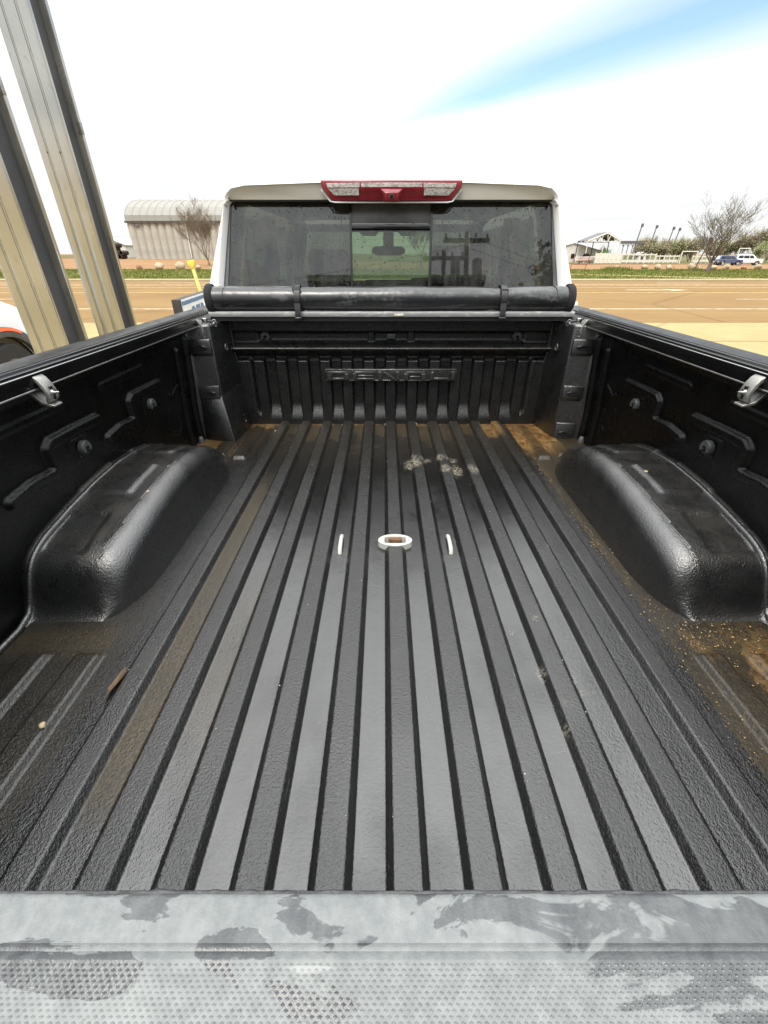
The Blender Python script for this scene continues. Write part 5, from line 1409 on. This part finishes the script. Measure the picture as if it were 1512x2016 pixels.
# ------------------------------------------------------------------ far yard on the right
YD = 110.0; gd = gz(60, YD)
def fence(x0, x1, y, h, step, label, solid=False, mat='white_steel'):
    r_ = root('fence', ((x0+x1)/2, y, gd), label, 'fence', 'white fences in the far yard')
    n = int((x1-x0)/step)
    pm = MB().box(-.07, .07, -.07, .07, 0, h+.1).mesh('post'); pm.materials.append(MATS[mat])
    sm = (MB().box(.07, step-.07, -.02, .02, .1, h) if solid else MB().box(.07, step-.07, -.02, .02, h-.28, h-.05)).mesh('panel' if solid else 'rail'); sm.materials.append(MATS[mat])
    s2 = MB().box(.07, step-.07, -.02, .02, .25, .75).mesh('board'); s2.materials.append(MATS['white_siding'])
    for i in range(n+1):
        o = link('post', pm, None, r_); o.location = (x0+i*step, y, gd)
        if i < n:
            o = link('panel' if solid else 'rail', sm, None, r_); o.location = (x0+i*step, y, gd)
            if not solid: o = link('board', s2, None, r_); o.location = (x0+i*step, y, gd)
    return r_
fence(46.5, 52.2, 109.5, 2.0, .95, 'tall white panel fence below the open frame shed', True)
fence(52.9, 60.4, 110.5, 1.9, 1.25, 'white rail fence right of the panel fence')
fence(61.0, 66.4, 112, 1.6, 1.08, 'white rail fence left of the pipe goal'); fence(69.5, 75.0, 112, 1.5, 1.1, 'white rail fence right of the pipe goal')
def goal(x, y, wd, h, label):
    r_ = root('goal', (x, y, gd), label, 'goal', 'white pipe frames in the far yard')
    for sg in (-1, 1):
        MB().tube([(x+sg*wd/2, y, gd), (x+sg*wd/2, y, gd+h)], .10, 6).build('post', 'white_steel', r_)
        MB().tube([(x+sg*wd/2, y+1.3, gd), (x+sg*wd/2, y, gd+h)], .07, 6).build('stay', 'white_steel', r_)
    MB().tube([(x-wd/2, y, gd+h), (x+wd/2, y, gd+h)], .10, 6).build('crossbar', 'white_steel', r_)
goal(65.5, 107, 3.3, 2.3, 'white pipe goal frame left of the leaning tree')
goal(80.6, 112, 2.4, 2.9, 'white pipe frame above the blue car')
def frame_shed():
    x0, xm, x1, y = 47.6, 54.7, 55.2, 118.0; g = gd
    r_ = root('frame_shed', (54, y, g), 'open steel frame shed with a white truss gable', 'shed')
    zc_, ze = g+6.0, g+4.45; apex = (x0+x1)/2 + .4
    def br(a, b, t_, nm, mat): MB().tube([a, b], t_, 5).build(nm, mat, r_)
    for ys in (y, y+6):
        mt = 'white_steel' if ys == y else 'grey_steel'
        br((x0, ys, ze), (apex, ys, zc_), .16, 'truss_chord', mt); br((apex, ys, zc_), (x1, ys, ze), .16, 'truss_chord', mt); br((x0, ys, ze-.1), (x1, ys, ze-.1), .09, 'truss_chord', mt)
        k = 9
        for i in range(1, k):
            t_ = i/k; xx = x0 + (x1-x0)*t_; zt = ze + (zc_-ze)*(1-abs((xx-apex)/((apex-x0) if xx < apex else (x1-apex))))
            x2 = x0 + (x1-x0)*(i+(.5 if i % 2 else -.5))/k
            br((x2, ys, ze-.1), (xx, ys, zt), .10, 'truss_web', mt)
        for xx in (x0, (x0+x1)/2, x1): br((xx, ys, g), (xx, ys, ze), .11, 'post', mt)
    for sg, (xa, za, xb, zb) in ((0, (x0, ze, apex, zc_)), (1, (apex, zc_, x1, ze))):
        q = MB(); q.add([(xa, y-.1, za+.1), (xb, y-.1, zb+.1), (xb, y+6, zb+.1), (xa, y+6, za+.1)], [(0,1,2,3)]); o = q.build('roof_sheet', 'grey_steel', r_); sm = o.modifiers.new('s', 'SOLIDIFY'); sm.thickness = .08
    # long lean-to beam on the right
    MB().box(x1+.1, x1+5.6, y-.2, y+.15, ze-.55, ze+.02).build('beam', 'grey_steel', r_)
    for i in range(5):
        xx = x1 + .9 + i*1.1; br((xx, y, g), (xx, y, ze-.5), .09, 'post', 'grey_steel'); br((xx, y, ze-1.2), (xx-.5, y, ze-.5), .06, 'brace', 'grey_steel'); br((xx, y, ze-1.2), (xx+.5, y, ze-.5), .06, 'brace', 'grey_steel')
frame_shed()
def gable(name, label, x0, x1, y, dp, h, rise, wall, roofm, g):
    r_ = root(name, ((x0+x1)/2, y, g), label, 'building')
    MB().prism([(x0, g), (x1, g), (x1, g+h), ((x0+x1)/2, g+h+rise), (x0, g+h)], y, y+dp, 'y').build('wall', wall, r_)
    for sg in (0, 1):
        xa, xb = (x0-.3, (x0+x1)/2) if sg == 0 else ((x0+x1)/2, x1+.3); za, zb = (g+h-.05, g+h+rise+.1) if sg == 0 else (g+h+rise+.1, g+h-.05)
        q = MB(); q.add([(xa, y-.3, za), (xb, y-.3, zb), (xb, y+dp+.3, zb), (xa, y+dp+.3, za)], [(0,1,2,3)]); o = q.build('roof', roofm, r_); sm = o.modifiers.new('s', 'SOLIDIFY'); sm.thickness = .12
    return r_
b_ = gable('house', 'low white gabled building left of the frame shed', 40.0, 53.5, 124, 12, 2.6, 1.5, 'white_siding', 'shed_roof', gd)
for x_ in (43, 46.5, 50): MB().box(x_, x_+.9, 123.93, 123.99, gd+.9, gd+1.9).build('window', 'car_glass', b_)
s_ = gable('shed', 'tiny shed with a pale roof behind the white fence', 60.2, 62.2, 118, 2.0, 1.5, .6, 'white_siding', 'shed_roof', gd)
MB().box(60.9, 61.5, 117.95, 117.99, gd+.05, gd+1.4).build('door', 'dark_trim', s_)
# boat on the left of the yard
bo = root('boat', (42.3, 104, gd), 'white boat on stands beside the tall panel fence', 'boat')
m = MB(); vs = []
for t_ in np.linspace(0, 1, 12):
    wd = .95*(1-t_**3); x_ = 40.2 + 4.0*t_; zk = gd+.45 + .65*t_**4
    vs += [(x_, 104-wd, gd+1.35+.15*t_), (x_, 104-wd*.75, zk+.25), (x_, 104, zk), (x_, 104+wd*.75, zk+.25), (x_, 104+wd, gd+1.35+.15*t_)]
m.add(vs, [(i*5+k, i*5+k+1, (i+1)*5+k+1, (i+1)*5+k) for i in range(11) for k in range(4)] + [(0,1,2,3,4)] + [(i*5, i*5+4, (i+1)*5+4, (i+1)*5) for i in range(11)])
m.build('hull', 'car_white', bo, smooth=40)
MB().prism([(41.1, gd+1.4), (41.4, gd+1.95), (42.3, gd+1.95), (42.9, gd+1.45)], 103.4, 104.6, 'y').build('windshield', 'car_glass', bo)
MB().box(40.4, 43.8, 103.02, 103.05, gd+1.1, gd+1.18).build('stripe', 'grey_steel', bo)
for x_ in (41, 43.2): MB().tube([(x_, 104, gd), (x_, 104, gd+.7)], .1, 6).build('stand', 'grey_steel', bo)
# street lights of the yard
for i, (x_, y_, h, lab) in enumerate(((62.3, 125, 7.6, 'leftmost and tallest of the four thin light poles'), (67.0, 127, 7.4, 'second of the four thin light poles from the left'), (73.0, 130, 7.2, 'third of the four thin light poles from the left'), (77.5, 135, 7.2, 'rightmost of the four thin light poles'))):
    g = gz(x_, y_); r_ = root('light_pole', (x_, y_, g), lab, 'light pole', 'thin light poles in the far yard')
    MB().tube([(x_-.3, y_, g), (x_+.45, y_, g+h)], [.15, .12], 6).build('pole', 'grey_steel', r_); MB().box(x_+.3, x_+.8, y_-.2, y_+.2, g+h-.1, g+h+.6).build('lamp_head', 'grey_steel', r_, bevel=.05)

# far left yard: tractor, scrap pile, houses
g = gz(-58, 86)
r_ = root('tractor', (-59.5, 86, g), 'small blue tractor between the two columns', 'tractor')
MB().box(-60.6, -58.9, 85.5, 86.5, g+.7, g+1.35).build('engine_hood', 'tractor_blue', r_, bevel=.1); MB().box(-59.3, -58.3, 85.4, 86.6, g+.8, g+2.1).build('cab', 'car_glass', r_, bevel=.1); MB().box(-59.4, -58.2, 85.3, 86.7, g+2.1, g+2.2).build('cab_roof', 'tractor_blue', r_, bevel=.04)
for x_, rr_ in ((-60.3, .42), (-58.8, .7)):
    wv = MB().lathe([(rr_*.5, -.2), (rr_, -.2), (rr_, .2), (rr_*.5, .2)], (x_, 85.2, g+rr_), 'y', 20).build('wheel', 'tyre', r_, smooth=40); MB().lathe([(0, -.21), (rr_*.55, -.21), (rr_*.55, .2)], (x_, 85.2, g+rr_), 'y', 16).build('rim', 'rim', wv, smooth=40)
r_ = root('pipe_rack', (-46.6, 86, g), 'dark pile of stacked pipes with a yellow rack left of the barn', 'pipe rack')
for i in range(5):
    for j in range(5 - i // 2):
        x_ = -48.6 + j*.85 + (i % 2)*.4; MB().lathe([(.28, -1), (.36, -1), (.36, 1), (.28, 1)], (x_, 86, g+.38+i*.55), 'y', 12).build('pipe', 'scrap', r_, smooth=40)
for x_ in (-47.0, -46.6): MB().tube([(x_, 84.8, g), (x_+.05, 84.8, g+3.1)], .09, 5).build('upright', 'yellow_plastic', r_)
for z_ in (.8, 1.6, 2.4): MB().tube([(-47.5, 84.8, g+z_), (-46.0, 84.8, g+z_)], .07, 5).build('arm', 'yellow_plastic', r_)
gable('house', 'distant pale house with grey roof left of the barn', -66, -57.6, 112, 9, 2.5, 1.5, 'white_siding', 'shed_roof', gz(-60, 112))
gable('house', 'distant low house far left behind the first column', -96, -84, 110, 9, 2.5, 1.6, 'white_siding', 'shed_roof', gz(-90, 110))

# ------------------------------------------------------------------ behind the camera (mirrored in the rear window)
def utility_pole(x, y, h, label, arm=2.3, box_=True):
    r_ = root('utility_pole', (x, y, 0), label, 'utility pole', 'utility poles behind the truck')
    MB().tube([(x, y, 0), (x, y, h)], [.16, .11], 10).build('pole', 'wood_pole', r_, smooth=60)
    MB().box(x-arm/2, x+arm/2, y-.07, y+.07, h-.45, h-.28).build('crossarm', 'wood_pole', r_)
    for k in (-.45, -.15, .2, .45): MB().lathe([(.0, .28), (.05, .24), (.07, .12), (.04, .0)], (x+arm*k, y, h-.28), 'z', 8).build('insulator', 'transformer', r_)
    if box_:
        for sg in (-1, 1): MB().lathe([(.0, .95), (.2, .93), (.24, .85), (.24, .05), (.0, .0)], (x+sg*.55, y, h-2.2), 'z', 14).build('transformer', 'transformer', r_, smooth=40)
utility_pole(4.1, -18.0, 12.3, 'nearer tall utility pole with transformers mirrored in the rear window')
utility_pole(3.3, -20.5, 12.6, 'farther utility pole with transformers mirrored in the rear window')
for i, (x0, z0, x1, z1) in enumerate(((4.9, 11.9, 30, 10.3), (3.3, 11.9, 30, 10.0), (4.9, 11.9, -30, 11.5))):
    pts = [(x0 + (x1-x0)*t_, -18 - 4*t_, z0 + (z1-z0)*t_ - 1.6*math.sin(math.pi*t_)) for t_ in np.linspace(0, 1, 14)]
    tag(MB().tube(pts, .012, 4).build('power_line', 'dark_trim'), ('lower', 'middle', 'upper')[i] + ' power line running off the utility poles behind the truck', 'power line')
bd = root('showroom', (-3.0, -13, 0), 'dark flat-roofed building with an oval plate, mirrored in the rear window', 'building')
MB().box(-2.55, 3.4, -17, -11, 0, 7.05).build('wall', 'building_dark', bd); MB().box(-2.7, 3.5, -17.1, -10.9, 7.05, 7.3).build('parapet', 'building_dark', bd)
MB().box(-1.4, 1.6, -10.99, -10.90, 5.8, 6.8).build('sign_board', 'building_panel', bd, bevel=.03)
ov = [(.1 + 1.0*math.cos(a), 6.3 + .36*math.sin(a)) for a in np.linspace(0, 2*math.pi, 33)[:-1]]
MB().prism(ov, -10.9, -10.84, 'y').build('oval_plate', 'building_dark', bd, bevel=.02)
for k in range(3): MB().box(-2.2+k*1.9, -.7+k*1.9, -10.99, -10.95, .3, 3.6).build('window', 'car_glass', bd)
tree('pine_tree', 'tall thin tree at the right, mirrored in the rear window', (8.3, -16, 0), 11.5, (0, 0), .4, 140, .16, 'bark', 'leaf_dark', 4200, .28, 5, .35, nmain=6, up=.6)
tree('pine_tree', 'dark evergreen mirrored low in the rear window', (5.9, -17.5, 0), 8.6, (0, 0), .6, 141, .2, 'bark', 'leaf_dark', 5200, .26, 5, .3, nmain=7)
tree('pine_tree', 'dark evergreen between the mirrored utility poles', (2.4, -19.5, 0), 8.9, (0, 0), .6, 142, .2, 'bark', 'leaf_dark', 5000, .26, 5, .3, nmain=7)
tree('bare_tree', 'bare spreading tree behind the mirrored dark building', (-1.4, -20, 0), 11.2, (0, 0), .7, 143, .25, 'bark', None, 0, .1, 5, .3, nmain=6)
